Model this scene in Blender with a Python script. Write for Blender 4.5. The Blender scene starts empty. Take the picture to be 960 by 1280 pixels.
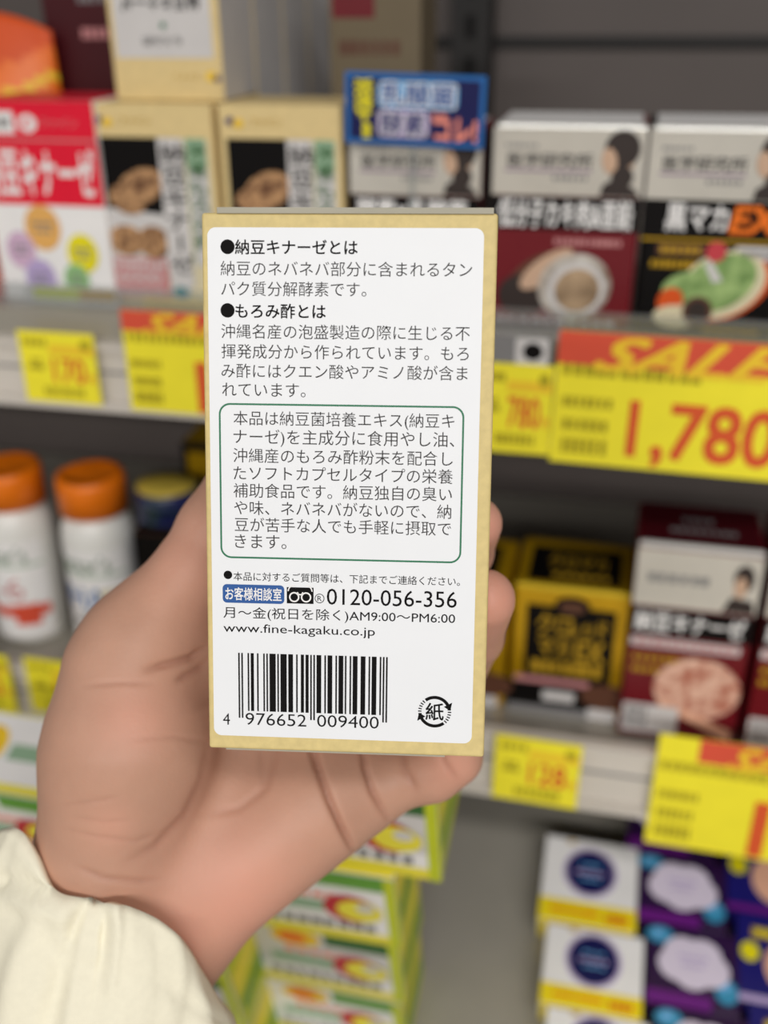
import bpy, bmesh, math, random
import numpy as np
from mathutils import Vector, Matrix, noise

random.seed(4)
S = bpy.context.scene
COL = S.collection

# ------------------------------------------------------------------ camera
F_PX = 1295.0                                   # focal length for a 960 x 1280 frame
EYE = Vector((0.0, 0.0, 1.45))


def _axes():
    d = Vector((25.0, -2582.0, -F_PX)).normalized()          # world down, in camera axes
    l = Vector((-6170.0, 590.0, -F_PX)).normalized()         # world -X, in camera axes
    z = -d
    x = -l
    x = (x - z * x.dot(z)).normalized()
    y = z.cross(x)
    return Matrix((x, y, z))                                 # camera axes -> world


RM = _axes()
cam_data = bpy.data.cameras.new('camera')
cam = bpy.data.objects.new('camera', cam_data)
COL.objects.link(cam)
cam.matrix_world = Matrix.Translation(EYE) @ RM.to_4x4()
cam_data.sensor_fit = 'VERTICAL'
cam_data.sensor_height = 24.0
cam_data.lens = 24.0 * F_PX / 1280.0
cam_data.clip_start = 0.01
cam_data.clip_end = 50
cam_data.dof.use_dof = True
cam_data.dof.focus_distance = 0.2425
cam_data.dof.aperture_fstop = cam_data.lens / 4.9
S.camera = cam

# ------------------------------------------------------------------ world, lamps, exposure
W = bpy.data.worlds.new('store_air')
S.world = W
W.use_nodes = True
W.node_tree.nodes['Background'].inputs[0].default_value = (1.0, 0.98, 0.96, 1)
W.node_tree.nodes['Background'].inputs[1].default_value = 0.23


def area_lamp(name, loc, sx, sy, power, col=(1, 0.985, 0.965)):
    L = bpy.data.lights.new(name, 'AREA')
    L.shape = 'RECTANGLE'
    L.size, L.size_y, L.energy, L.color = sx, sy, power, col
    o = bpy.data.objects.new(name, L)
    COL.objects.link(o)
    o.location = loc
    return o


# unseen ceiling strips along the aisle; the farthest is an added fill
area_lamp('unseen_strip_lamp', (0.9, -1.15, 3.0), 1.3, 0.30, 30)
area_lamp('unseen_strip_lamp', (-2.2, -1.15, 3.0), 1.3, 0.30, 14)
area_lamp('unseen_strip_lamp', (0.9, -3.6, 3.0), 5.0, 0.30, 385)  # added far behind the eye to brighten the lower shelves and palm
S.view_settings.view_transform = 'Standard'
S.view_settings.look = 'None'
S.view_settings.gamma = 1.0
S.view_settings.use_curve_mapping = False
S.view_settings.exposure = -0.46


# ------------------------------------------------------------------ helpers
def ray(px, py):
    return RM @ Vector(((px - 480) / F_PX, -(py - 640) / F_PX, -1.0))


def on_y(px, py, Y):
    r = ray(px, py)
    return EYE + r * (Y / r.y)


def at(px, py, depth):
    return EYE + ray(px, py) * depth


def to_px(p):
    c = RM.transposed() @ (Vector(p) - EYE)
    return 480 + F_PX * c.x / -c.z, 640 - F_PX * c.y / -c.z


def lin(c):
    return tuple((v / 255 / 12.92) if v / 255 <= 0.04045 else ((v / 255 + 0.055) / 1.055) ** 2.4 for v in c)


def mat(name, rgb, rough=0.5, metal=0.0, var=0.06, scale=60.0, bump=0.0, coat=0.0, sss=0.0, rgb2=None, kind='noise', spec=0.5, detail=3.0, lo=0.3, hi=0.7):
    m = bpy.data.materials.new(name)
    m.use_nodes = True
    nt = m.node_tree
    b = nt.nodes['Principled BSDF']
    c = lin(rgb)
    tc = nt.nodes.new('ShaderNodeTexCoord')
    if kind == 'voronoi':
        tx = nt.nodes.new('ShaderNodeTexVoronoi')
        tx.inputs['Scale'].default_value = scale
        out = tx.outputs['Distance']
    else:
        tx = nt.nodes.new('ShaderNodeTexNoise')
        tx.inputs['Scale'].default_value = scale
        tx.inputs['Detail'].default_value = detail
        out = tx.outputs['Fac']
    nt.links.new(tc.outputs['Object'], tx.inputs['Vector'])
    r = nt.nodes.new('ShaderNodeValToRGB')
    nt.links.new(out, r.inputs[0])
    c2 = lin(rgb2) if rgb2 else tuple(v * (1 - var * 2) for v in c)
    r.color_ramp.elements[0].position = lo
    r.color_ramp.elements[1].position = hi
    r.color_ramp.elements[0].color = (*c2, 1)
    r.color_ramp.elements[1].color = (*c, 1)
    nt.links.new(r.outputs[0], b.inputs['Base Color'])
    b.inputs['Roughness'].default_value = rough
    b.inputs['Metallic'].default_value = metal
    b.inputs['Specular IOR Level'].default_value = spec
    b.inputs['Coat Weight'].default_value = coat
    if sss:
        b.inputs['Subsurface Weight'].default_value = sss
        b.inputs['Subsurface Radius'].default_value = (1.0, 0.4, 0.25)
        b.inputs['Subsurface Scale'].default_value = 0.004
    if bump:
        bp = nt.nodes.new('ShaderNodeBump')
        bp.inputs['Strength'].default_value = bump
        bp.inputs['Distance'].default_value = 0.001
        nt.links.new(out, bp.inputs['Height'])
        nt.links.new(bp.outputs[0], b.inputs['Normal'])
    return m


def clear_mat(name, tint=(0.93, 0.95, 0.95), gloss=0.16):
    m = bpy.data.materials.new(name)
    m.use_nodes = True
    nt = m.node_tree
    nt.nodes.remove(nt.nodes['Principled BSDF'])
    t = nt.nodes.new('ShaderNodeBsdfTransparent')
    t.inputs[0].default_value = (*tint, 1)
    g = nt.nodes.new('ShaderNodeBsdfGlossy')
    g.inputs['Roughness'].default_value = 0.12
    d = nt.nodes.new('ShaderNodeBsdfDiffuse')
    d.inputs[0].default_value = (0.8, 0.8, 0.8, 1)
    mx = nt.nodes.new('ShaderNodeMixShader')
    mx.inputs[0].default_value = gloss
    m2 = nt.nodes.new('ShaderNodeMixShader')
    m2.inputs[0].default_value = 0.08
    nt.links.new(t.outputs[0], mx.inputs[1])
    nt.links.new(g.outputs[0], mx.inputs[2])
    nt.links.new(mx.outputs[0], m2.inputs[1])
    nt.links.new(d.outputs[0], m2.inputs[2])
    nt.links.new(m2.outputs[0], nt.nodes['Material Output'].inputs[0])
    return m


K = {}
for nm, rgb, rough in [
    ('white', (246, 243, 241), .5), ('soft_white', (214, 210, 208), .5), ('black', (12, 9, 9), .5), ('ink', (14, 12, 12), .75),
    ('grey_ink', (66, 64, 64), .75), ('red', (236, 12, 50), .4), ('sale_red', (226, 84, 58), .45), ('price_red', (226, 88, 38), .5),
    ('tag_yellow', (255, 240, 48), .5), ('sale_yellow', (250, 206, 44), .5), ('dull_ink', (182, 166, 40), .6), ('orange', (246, 118, 16), .4),
    ('deep_orange', (226, 84, 10), .5), ('maroon', (112, 12, 26), .4), ('dark_maroon', (70, 8, 18), .4), ('navy', (30, 26, 110), .35),
    ('deep_navy', (14, 18, 80), .35), ('blue', (30, 104, 176), .4), ('sky', (120, 186, 236), .4), ('lilac', (226, 214, 232), .5),
    ('purple', (110, 30, 130), .35), ('deep_purple', (48, 20, 66), .35), ('teal', (60, 150, 190), .4), ('green', (98, 160, 50), .45),
    ('lime', (198, 208, 26), .45), ('lemon', (244, 230, 60), .45), ('strip_yellow', (252, 226, 24), .45), ('dark_green', (44, 100, 40), .5), ('pale_green', (150, 182, 150), .5),
    ('gold_ink', (190, 150, 40), .4), ('tan_dot', (236, 178, 96), .5), ('pink_dot', (214, 180, 206), .5), ('violet_dot', (188, 168, 212), .5),
    ('green_dot', (150, 196, 130), .5), ('yellow_dot', (240, 226, 10), .5), ('crimson', (196, 20, 44), .4), ('salmon', (250, 150, 130), .5),
    ('cream', (226, 214, 178), .5), ('shaded_beige', (112, 98, 74), .6), ('skin_print', (206, 170, 142), .5), ('hair_print', (48, 36, 32), .5), ('rose', (206, 140, 140), .5),
    ('label_green', (24, 116, 78), .5), ('badge_blue', (22, 84, 156), .45), ('brown', (96, 58, 40), .5), ('grey', (130, 128, 128), .5),
    ('red_print', (200, 60, 70), .45), ('peach', (236, 180, 150), .5)]:
    K[nm] = mat(nm, rgb, rough, var=0.03, spec=0.15 if 'ink' in nm or nm == 'black' else 0.5)
K['kraft'] = mat('kraft_board', (226, 203, 138), .6, var=.07, scale=420, bump=.05, detail=5)
K['kraft_dull'] = mat('kraft_carton', (232, 206, 146), .6, var=.05, scale=200)
K['panel_white'] = mat('panel_white', (240, 241, 243), .45, var=.008, scale=90)
K['foil'] = mat('silver_foil', (222, 216, 204), .34, metal=.3, var=.08, scale=26)
K['foil_glint'] = mat('foil_fold_glint', (240, 238, 232), .2, metal=.4, var=.03, scale=26)  # paler than the foil: the top edge's highlight is in the colour
K['gold_glint'] = mat('gold_fold_glint', (252, 214, 60), .22, metal=.4, var=.03, scale=24)  # lighter gold, a painted highlight for the top front edge
K['gold'] = mat('gold_foil', (226, 176, 22), .3, metal=.55, var=.12, scale=24)
K['natto'] = mat('natto_photo', (196, 150, 104), .5, rgb2=(104, 66, 40), scale=260, lo=.38, hi=.62)
K['natto_light'] = mat('natto_photo_light', (240, 196, 172), .5, rgb2=(178, 96, 74), kind='noise', scale=150, lo=.35, hi=.6)
K['oyster'] = mat('oyster_photo', (206, 200, 190), .5, rgb2=(120, 92, 70), scale=60, lo=.3, hi=.6)
K['oyster_meat'] = mat('oyster_meat_photo', (196, 166, 132), .5, rgb2=(120, 96, 70), scale=90)
K['veg'] = mat('vegetable_photo', (176, 204, 130), .5, rgb2=(80, 120, 50), scale=110)
K['metal_grey'] = mat('shelf_metal', (176, 170, 158), .36, metal=.3, var=.05, scale=14)
K['back'] = mat('back_panel_paint', (94, 85, 81), .55, var=.05, scale=9)
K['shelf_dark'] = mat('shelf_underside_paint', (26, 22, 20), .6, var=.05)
K['rail'] = mat('rail_plastic', (214, 206, 196), .38, var=.03, scale=12)
K['floor'] = mat('floor_vinyl', (176, 170, 160), .35, var=.08, scale=5)
K['wall'] = mat('wall_paint', (206, 202, 196), .8, var=.04, scale=4)
K['clear'] = clear_mat('clear_acrylic')
K['bottle'] = mat('bottle_plastic', (236, 234, 228), .35, var=.02)
K['cap_orange'] = mat('cap_plastic', (246, 124, 14), .35, var=.04)
K['jar_blue'] = mat('jar_print', (30, 36, 86), .25, rgb2=(66, 84, 72), scale=50, lo=.35, hi=.6)
K['lid_gold'] = mat('lid_gold', (214, 186, 76), .4, metal=.15, var=.04)
K['flap'] = mat('board_edge', (176, 170, 152), .6, var=.05)


def link(name, me, mats, parent=None, loc=None):
    o = bpy.data.objects.new(name, me)
    COL.objects.link(o)
    for m in mats:
        me.materials.append(m)
    if parent is not None:
        o.parent = parent
    if loc is not None:
        o.location = loc
    return o


def tag(o, label, cat, group=None, kind=None):
    if label:
        o['label'] = label
    if cat:
        o['category'] = cat
    if group:
        o['group'] = group
    if kind:
        o['kind'] = kind
    return o


# text outlines: one flat mesh per string, normalised to its own box
_txt = {}


def text_outline(s, bold=0.0, italic=0.0):
    key = (s, bold, italic)
    if key in _txt:
        return _txt[key]
    cu = bpy.data.curves.new('lettering', 'FONT')
    cu.body = s
    cu.size = 1.0
    cu.offset = bold
    cu.shear = italic
    cu.resolution_u = 3
    o = bpy.data.objects.new('lettering', cu)
    COL.objects.link(o)
    dg = bpy.context.evaluated_depsgraph_get()
    me = bpy.data.meshes.new_from_object(o.evaluated_get(dg))
    vs = [(v.co.x, v.co.y) for v in me.vertices]
    fs = [tuple(p.vertices) for p in me.polygons]
    bpy.data.objects.remove(o)
    bpy.data.curves.remove(cu)
    bpy.data.meshes.remove(me)
    if not vs:
        vs, fs = [(0, 0), (1, 0), (1, 1)], []
    a = np.array(vs)
    lo, hi = a.min(0), a.max(0)
    asp = (hi[0] - lo[0]) / max(hi[1] - lo[1], 1e-6)
    a = (a - lo) / np.maximum(hi - lo, 1e-6)
    _txt[key] = (a, fs, asp, hi[0] - lo[0], hi[1] - lo[1])
    return _txt[key]


class Mesh:
    """Collects faces of several materials into one mesh object."""

    def __init__(self):
        self.v, self.f, self.m, self.mats, self.smooth = [], [], [], [], []

    def mi(self, m):
        m = K[m] if isinstance(m, str) else m
        if m not in self.mats:
            self.mats.append(m)
        return self.mats.index(m)

    def add(self, vs, fs, m, smooth=False):
        n = len(self.v)
        self.v += [tuple(p) for p in vs]
        k = self.mi(m)
        for f in fs:
            self.f.append(tuple(i + n for i in f))
            self.m.append(k)
            self.smooth.append(smooth)

    def box(self, a, b, m):
        x0, y0, z0 = a
        x1, y1, z1 = b
        vs = [(x0, y0, z0), (x1, y0, z0), (x1, y1, z0), (x0, y1, z0), (x0, y0, z1), (x1, y0, z1), (x1, y1, z1), (x0, y1, z1)]
        self.add(vs, [(3, 2, 1, 0), (4, 5, 6, 7), (0, 1, 5, 4), (1, 2, 6, 5), (2, 3, 7, 6), (3, 0, 4, 7)], m)

    def lathe(self, prof, m, seg=40, caps=True, ribs=0, rib_depth=0.0):
        vs, fs = [], []
        for (r, z) in prof:
            for i in range(seg):
                t = 2 * math.pi * i / seg
                rr = r * (1 - (rib_depth if (ribs and i % 2) else 0))
                vs.append((rr * math.cos(t), rr * math.sin(t), z))
        for j in range(len(prof) - 1):
            for i in range(seg):
                k = (i + 1) % seg
                fs.append((j * seg + i, j * seg + k, (j + 1) * seg + k, (j + 1) * seg + i))
        if caps:
            fs.append(tuple(range(seg))[::-1])
            fs.append(tuple((len(prof) - 1) * seg + i for i in range(seg)))
        self.add(vs, fs, m, True)

    def build(self, name, parent=None, loc=None):
        me = bpy.data.meshes.new(name)
        me.from_pydata(self.v, [], self.f)
        for p, k, s in zip(me.polygons, self.m, self.smooth):
            p.material_index = k
            p.use_smooth = s
        me.update()
        return link(name, me, self.mats, parent, loc)


class Print(Mesh):
    """Flat printing on a face: u runs along U, v along V (0..1 over the face), layers are film-thin steps off it."""

    def __init__(self, O, U, V, film=0.0002):
        super().__init__()
        self.O, self.U, self.V = Vector(O), Vector(U), Vector(V)
        self.N = self.U.cross(self.V).normalized()
        self.film = film
        self.n_shapes = 0

    def p(self, u, v, L):
        return self.O + self.U * u + self.V * v + self.N * (self.film * (L + .012 * self.n_shapes))

    def poly(self, pts, m, L=1):
        self.n_shapes += 1
        self.add([self.p(u, v, L) for u, v in pts], [tuple(range(len(pts)))], m)

    def rect(self, u0, v0, u1, v1, m, L=1, r=0.0):
        if not r:
            return self.poly([(u0, v0), (u1, v0), (u1, v1), (u0, v1)], m, L)
        self.poly(self.round_pts(u0, v0, u1, v1, r), m, L)

    def round_pts(self, u0, v0, u1, v1, r, n=8):
        ru, rv = r / self.U.length, r / self.V.length
        out = []
        for cu, cv, a in ((u1 - ru, v1 - rv, 0), (u0 + ru, v1 - rv, 90), (u0 + ru, v0 + rv, 180), (u1 - ru, v0 + rv, 270)):
            for i in range(n + 1):
                t = math.radians(a + 90 * i / n)
                out.append((cu + ru * math.cos(t), cv + rv * math.sin(t)))
        return out

    def frame(self, u0, v0, u1, v1, r, w, m, L=1):
        wu, wv = w / self.U.length, w / self.V.length
        a = self.round_pts(u0, v0, u1, v1, r)
        b = self.round_pts(u0 + wu, v0 + wv, u1 - wu, v1 - wv, r - w)
        n = len(a)
        self.add([self.p(*q, L) for q in a + b], [(i, (i + 1) % n, n + (i + 1) % n, n + i) for i in range(n)], m)

    def disc(self, cu, cv, ru, rv, m, L=1, n=36, rot=0.0, a0=0, a1=360):
        c, s = math.cos(math.radians(rot)), math.sin(math.radians(rot))
        asp = self.U.length / self.V.length
        pts = []
        for i in range(n):
            t = math.radians(a0 + (a1 - a0) * i / n)
            x, y = ru * math.cos(t), rv / asp * math.sin(t)
            pts.append((cu + x * c - y * s, cv + (x * s + y * c) * asp))
        self.poly(pts, m, L)

    def ring(self, cu, cv, r, w, m, L=1, a0=0, a1=360, n=48):
        """a circular band; r and w in metres"""
        vs = []
        for i in range(n + 1):
            t = math.radians(a0 + (a1 - a0) * i / n)
            for q in (r - w / 2, r + w / 2):
                vs.append(self.p(cu + q * math.cos(t) / self.U.length, cv + q * math.sin(t) / self.V.length, L))
        self.add(vs, [(2 * i, 2 * i + 1, 2 * i + 3, 2 * i + 2) for i in range(n)], m)

    def text(self, s, u0, v0, u1, v1, m, L=1, bold=0.0, italic=0.0, flip=False):
        a, fs, asp, wid, hei = text_outline(s, 0.0 if bold > 0 else bold, italic)
        if flip:
            a = 1 - a
        bu, bv = max(bold, 0) * .7 * (u1 - u0) / wid, max(bold, 0) * .7 * (v1 - v0) / hei
        for du, dv in ((0, 0),) if bold <= 0 else ((-bu, -bv), (bu, -bv), (bu, bv), (-bu, bv)):
            self.n_shapes += 1
            self.add([self.p(u0 + x * (u1 - u0) + du, v0 + y * (v1 - v0) + dv, L) for x, y in a], fs, m)

    def column(self, s, uc, v1, v0, wu, m, L=1, bold=0.0):
        n = len(s)
        st = (v1 - v0) / n
        for i, ch in enumerate(s):
            if ch == 'ー':
                self.rect(uc - wu * .07, v1 - st * (i + .88), uc + wu * .07, v1 - st * (i + .12), m, L)
            else:
                self.text(ch, uc - wu / 2, v1 - st * (i + .92), uc + wu / 2, v1 - st * (i + .08), m, L, bold)

    def dashes(self, u0, v0, u1, v1, m, L=1, n=9):
        """a line of print too small to read"""
        for i in range(n):
            a = u0 + (u1 - u0) * (i + random.uniform(.05, .2)) / n
            b = u0 + (u1 - u0) * (i + random.uniform(.75, .95)) / n
            self.rect(a, v0, b, v1, m, L)
            self.rect(a, (v0 * 2 + v1) / 3, b, (v0 + v1 * 2) / 3, m, L)


def bevel_box(w, d, h, mats, r=0.0008, seg=2, edge=None):
    """Carton standing on its base: x across, front face at y = 0, z up. mats = (front, side, top)."""
    bm = bmesh.new()
    vs = [bm.verts.new(p) for p in ((-w / 2, 0, 0), (w / 2, 0, 0), (w / 2, d, 0), (-w / 2, d, 0), (-w / 2, 0, h), (w / 2, 0, h), (w / 2, d, h), (-w / 2, d, h))]
    for k, f in enumerate(((3, 2, 1, 0), (4, 5, 6, 7), (0, 1, 5, 4), (1, 2, 6, 5), (2, 3, 7, 6), (3, 0, 4, 7))):
        fa = bm.faces.new([vs[i] for i in f])
        fa.material_index = (2, 2, 0, 1, 0, 1)[k]
    bmesh.ops.bevel(bm, geom=list(bm.edges), offset=r, segments=seg, affect='EDGES', profile=.5)
    me = bpy.data.meshes.new('carton')
    bm.to_mesh(me)
    bm.free()
    for m in mats:
        me.materials.append(K[m])
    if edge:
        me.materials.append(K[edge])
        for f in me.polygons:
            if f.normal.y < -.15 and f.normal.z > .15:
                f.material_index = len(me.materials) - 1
    return me


def carton(name, label, cat, w, h, d, loc, mats, rz=0.0, group=None, rot=None, edge=None):
    me = bevel_box(w, d, h, mats, .0026 if edge else .0008, 3 if edge else 2, edge)
    me.name = name
    o = bpy.data.objects.new(name, me)
    COL.objects.link(o)
    o.location = loc
    o.rotation_euler = rot if rot else (0, 0, rz)
    o['w'], o['h'], o['d'] = w, h, d
    tag(o, label, cat, group)
    return o


def front(o):
    return Print((-o['w'] / 2, 0, 0), (o['w'], 0, 0), (0, 0, o['h']))


def top(o):
    return Print((-o['w'] / 2, 0, o['h']), (o['w'], 0, 0), (0, o['d'], 0))


def right_side(o):
    return Print((o['w'] / 2, 0, 0), (0, o['d'], 0), (0, 0, o['h']))


def span(x0, x1, ym, ytop, Y, zb):
    """world x centre, width and height of a face that stands at depth Y on level zb"""
    a, b = on_y(x0, ym, Y), on_y(x1, ym, Y)
    t = on_y((x0 + x1) / 2, ytop, Y)
    return (a.x + b.x) / 2, b.x - a.x, t.z - zb


# ------------------------------------------------------------------ the place: floor, wall, shelving
YF = 0.515                                       # plane of the product fronts
YA, YB = 0.490, 0.476                            # faces of the two price rails
zA = on_y(700, 409, YF).z                        # top of the upper shelf
zB = on_y(860, 921, YF).z                        # top of the middle shelf
print('zA', zA, on_y(80, 385, YF).z, 'zB', zB, on_y(700, 893, YF).z)

fl = Mesh()
fl.box((-4, -2.5, -0.05), (4, 1.6, 0.0), 'floor')
tag(fl.build('floor'), None, None, kind='structure')
wl = Mesh()
wl.box((-4, 1.6, 0), (4, 1.65, 3.0), 'wall')
tag(wl.build('wall_back'), None, None, kind='structure')

unit = bpy.data.objects.new('shelving_frame', None)
COL.objects.link(unit)
unit.location = (0, 0.86, 0)
tag(unit, 'dark grey back panel and slotted uprights of the store shelving', 'shelving')


def unit_part(m, name):
    o = m.build(name)
    o.parent = unit
    o.matrix_parent_inverse = (Matrix.Translation(unit.location)).inverted()
    return o


XL, XR = -1.0, 0.75
m = Mesh()
m.box((XL, .86, 0.0), (XR, .88, 2.05), 'back')
zs = on_y(780, 52, .86).z
for z in (zs, zs - .40, zs - .8, zs + .3):
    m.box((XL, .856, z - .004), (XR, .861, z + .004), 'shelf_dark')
unit_part(m, 'back_panel')
xp = on_y(588, 80, .83).x
for x in (xp, xp - .9):
    m = Mesh()
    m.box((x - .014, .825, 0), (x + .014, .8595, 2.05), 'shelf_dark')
    for k in range(60):
        m.box((x - .003, .8235, .3 + k * .028), (x + .003, .8255, .315 + k * .028), 'black')
    unit_part(m, 'upright')


def shelf(z, yfront, rail_h, rail_z1, label):
    """a shelf board with its top at z; its price rail is a part"""
    m = Mesh()
    m.box((XL, yfront + .004, z - .022), (XR, .822, z), 'metal_grey')
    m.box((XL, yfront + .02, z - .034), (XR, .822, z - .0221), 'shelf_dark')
    s = tag(m.build('shelf_board'), label, 'shelf')
    r = Mesh()
    z1, z0 = rail_z1, rail_z1 - rail_h
    r.box((XL, yfront, z0), (XR, yfront + .004, z1), 'rail')
    r.box((XL, yfront - .003, z1 - .004), (XR, yfront, z1), 'rail')
    r.box((XL, yfront - .005, z0), (XR, yfront, z0 + .005), 'rail')
    r.box((XL, yfront - .001, z0 + rail_h * .55), (XR, yfront, z0 + rail_h * .58), 'grey')
    r.build('price_rail', s)
    return s


zra1, zra0 = on_y(60, 424, YA).z, on_y(60, 505, YA).z
sA = shelf(zA, YA, zra1 - zra0, zra1, 'grey upper shelf board with a pale price rail under the silver cartons')
zrb1, zrb0 = on_y(700, 924, YB).z, on_y(700, 1001, YB).z
sB = shelf(zB, YB, zrb1 - zrb0, zrb1, 'grey middle shelf board with a pale price rail, carrying the bottles and gold cartons')
sT = shelf(zA + .52, .50, .04, zA + .52, 'grey shelf board above the upper shelf, over the cartons')
# clear front stop of the upper shelf
m = Mesh()
m.box((XL, YA + .008, zA + .0002), (XR, YA + .0095, zA + .013), 'clear')
o = m.build('front_stop', sA)
o['label'] = 'clear acrylic strip along the shelf edge'

# the bottom shelf: a board that falls towards the aisle
SL = math.radians(15)
P0 = on_y(738, 1110, .50)
ST = Vector((0, math.cos(SL), math.sin(SL)))      # up the slope
SN = Vector((0, -math.sin(SL), math.cos(SL)))     # off the slope
TH = .024                                         # thickness of the flat packs on it


def on_slope(px, py, lift=TH):
    """where the line of sight meets the plane LIFT above the bottom board"""
    q = P0 + SN * (lift - TH)
    r = ray(px, py)
    return EYE + r * ((q - EYE).dot(SN) / r.dot(SN))


m = Mesh()
c0 = P0 - SN * TH
a, b = c0 - ST * .26, c0 + ST * .30
for x0, x1 in ((XL, XR),):
    vs = [Vector((x, p.y, p.z)) - SN * t for t in (.02, 0.0002) for (x, p) in ((x0, a), (x1, a), (x1, b), (x0, b))]
    m.add(vs, [(3, 2, 1, 0), (4, 5, 6, 7), (0, 1, 5, 4), (1, 2, 6, 5), (2, 3, 7, 6), (3, 0, 4, 7)], 'metal_grey')
    vs = [Vector((x, p.y, p.z)) + SN * t for t in (.0, .04) for (x, p) in ((x0, a - ST * .004), (x1, a - ST * .004), (x1, a), (x0, a))]
    m.add(vs, [(3, 2, 1, 0), (4, 5, 6, 7), (0, 1, 5, 4), (1, 2, 6, 5), (2, 3, 7, 6), (3, 0, 4, 7)], 'rail')
tag(m.build('shelf_board'), 'grey sloping bottom shelf board under the flat packs and lemon cartons', 'shelf')

# ------------------------------------------------------------------ upper shelf: cartons
# red and white natto carton
cx, w, h = span(-14, 130, 250, 126, YF - .004, zA)
red = carton('supplement_carton', 'red and white carton with five coloured dots on the upper shelf', 'supplement box', w, h, .05, (cx, YF - .004, zA), ('white', 'white', 'red'))
p = front(red)
p.rect(0, .50, 1, 1, 'red')
p.rect(0, .812, 1, .822, 'rose', 2)
p.rect(.02, .845, .33, .95, 'white', 2)
p.dashes(.05, .875, .30, .92, 'grey', 3, 5)
p.disc(.445, .895, .078, .042, 'white', 2)
p.disc(.435, .897, .03, .016, 'red', 3, rot=40)
p.text('ファイン', .55, .875, .86, .92, 'rose', 2)
p.text('納豆キナーゼ', -.0, .545, .95, .775, 'white', 2, .035)
for u, v, r, c in ((.44, .385, .155, 'tan_dot'), (.22, .265, .13, 'pink_dot'), (.76, .26, .135, 'yellow_dot'), (.36, .12, .135, 'violet_dot'), (.68, .125, .11, 'green_dot')):
    p.disc(u, v, r, r * w / h * 1.15, c, 2)
    p.dashes(u - r * .6, v + .01, u + r * .6, v + .03, 'grey', 3, 4)
    p.dashes(u - r * .5, v - .025, u + r * .5, v - .008, 'grey', 3, 3)
p.build('front_print', red)

# an orange carton only just inside the frame
cx2 = cx - w / 2 - .003 - .03
og = carton('supplement_carton', 'orange carton, a sliver at the left edge beside the red and white carton', 'supplement box', .06, h * .93, .05, (cx2, YF - .006, zA), ('sale_red', 'deep_orange', 'deep_orange'))
p = front(og)
p.rect(.06, .55, .94, .9, 'white')
p.text('C', .3, .6, .7, .85, 'deep_orange', 2)
p.rect(.06, .1, .94, .3, 'orange', 1)
p.build('front_print', og)


def kraft_box(label, x0, x1, ym, ytop, Y, group=None):
    cx, w, h = span(x0, x1, ym, ytop, Y, zA)
    o = carton('supplement_carton', label, 'supplement box', w, h, .046, (cx, Y, zA), ('kraft_dull', 'kraft_dull', 'kraft_dull'), group=group)
    p = front(o)
    p.rect(.06, .03, .96, .845, 'cream', 1, .002)
    p.rect(.06, .47, .60, .845, 'black', 2)
    p.poly([(.06, .50), (.6, .47), (.6, .22), (.06, .22)], 'soft_white', 4)
    p.disc(.38, .605, .21, .085, 'natto', 5, rot=24)
    p.disc(.26, .54, .15, .07, 'natto', 5, rot=-20)
    p.disc(.22, .335, .15, .08, 'natto', 5)
    p.disc(.45, .33, .14, .085, 'natto', 5)
    p.rect(.07, .04, .55, .245, 'rose', 5)
    p.dashes(.1, .20, .54, .225, 'soft_white', 6, 8)
    p.text('6000', .12, .115, .48, .18, 'soft_white', 6)
    p.dashes(.1, .06, .5, .08, 'soft_white', 6, 9)
    p.rect(.56, .10, .76, .845, 'soft_white', 5)
    p.rect(.78, .22, .94, .845, 'pale_green', 3)
    p.rect(.79, .22, .94, .70, 'soft_white', 4)
    p.column('納豆キナーゼ', .675, .83, .17, .19, 'ink', 6, .012)
    p.column('沖縄もろみ酢', .865, .83, .30, .12, 'dark_green', 6, .012)
    p.disc(.64, .075, .07, .032, 'teal', 6)
    p.disc(.64, .085, .04, .018, 'label_green', 7)
    p.disc(.10, .925, .036, .017, 'navy', 2)
    p.disc(.17, .915, .042, .02, 'sale_yellow', 3)
    p.text('ファイン', .27, .90, .52, .94, 'gold_ink', 2)
    p.build('front_print', o)
    return o


kb1 = kraft_box('beige carton with a bean photograph, right beside the red and white carton', 121, 272, 250, 130, YF)
kb2 = kraft_box('beige carton with a bean photograph, half hidden behind the held box', 276, 428, 200, 131, YF)

# the upside-down box on top of them, and the ones lined up behind it
zt = kb1.location.z + kb1['h'] + .0004
Yt = YF + .012
cx, w, h = span(139, 276, 60, -60, Yt, zt)
flips = []
for k in range(4):
    d = .05
    lab = ['beige and white carton upside down on top of the two beige cartons',
           'pale carton standing right behind the upside-down carton, second of the row',
           'pale carton in the shade, third of the row behind the upside-down carton',
           'pale carton in the shade, last of the row behind the upside-down carton'][k]
    o = carton('supplement_carton', lab, 'supplement box', w, h, d - .0006, (cx, Yt + k * d, zt if k == 0 else zA), ('kraft_dull', 'soft_white', 'kraft_dull'))
    if k:
        # these stand on the shelf and reach as high
        bpy.data.objects.remove(o)
        hh = zt + h - zA
        o = carton('supplement_carton', lab, 'supplement box', w, hh, d - .0006, (cx, Yt + k * d, zA), ('kraft_dull', 'soft_white', 'kraft_dull'))
    flips.append(o)
p = front(flips[0])
p.rect(.05, .30, .93, .985, 'soft_white', 1)
p.text('納豆キナーゼ', .14, .62, .84, .74, 'ink', 2, .02, flip=True)
p.rect(.47, .515, .53, .53, 'label_green', 2)
p.rect(.485, .50, .515, .545, 'label_green', 2)
p.text('もろみ酢', .30, .385, .66, .45, 'ink', 2, flip=True)
p.disc(.90, .175, .05, .035, 'sale_yellow', 2)
p.disc(.95, .16, .03, .022, 'navy', 3)
p.text('ファイン', .55, .15, .80, .20, 'gold_ink', 2, flip=True)
p.build('front_print', flips[0])

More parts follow.
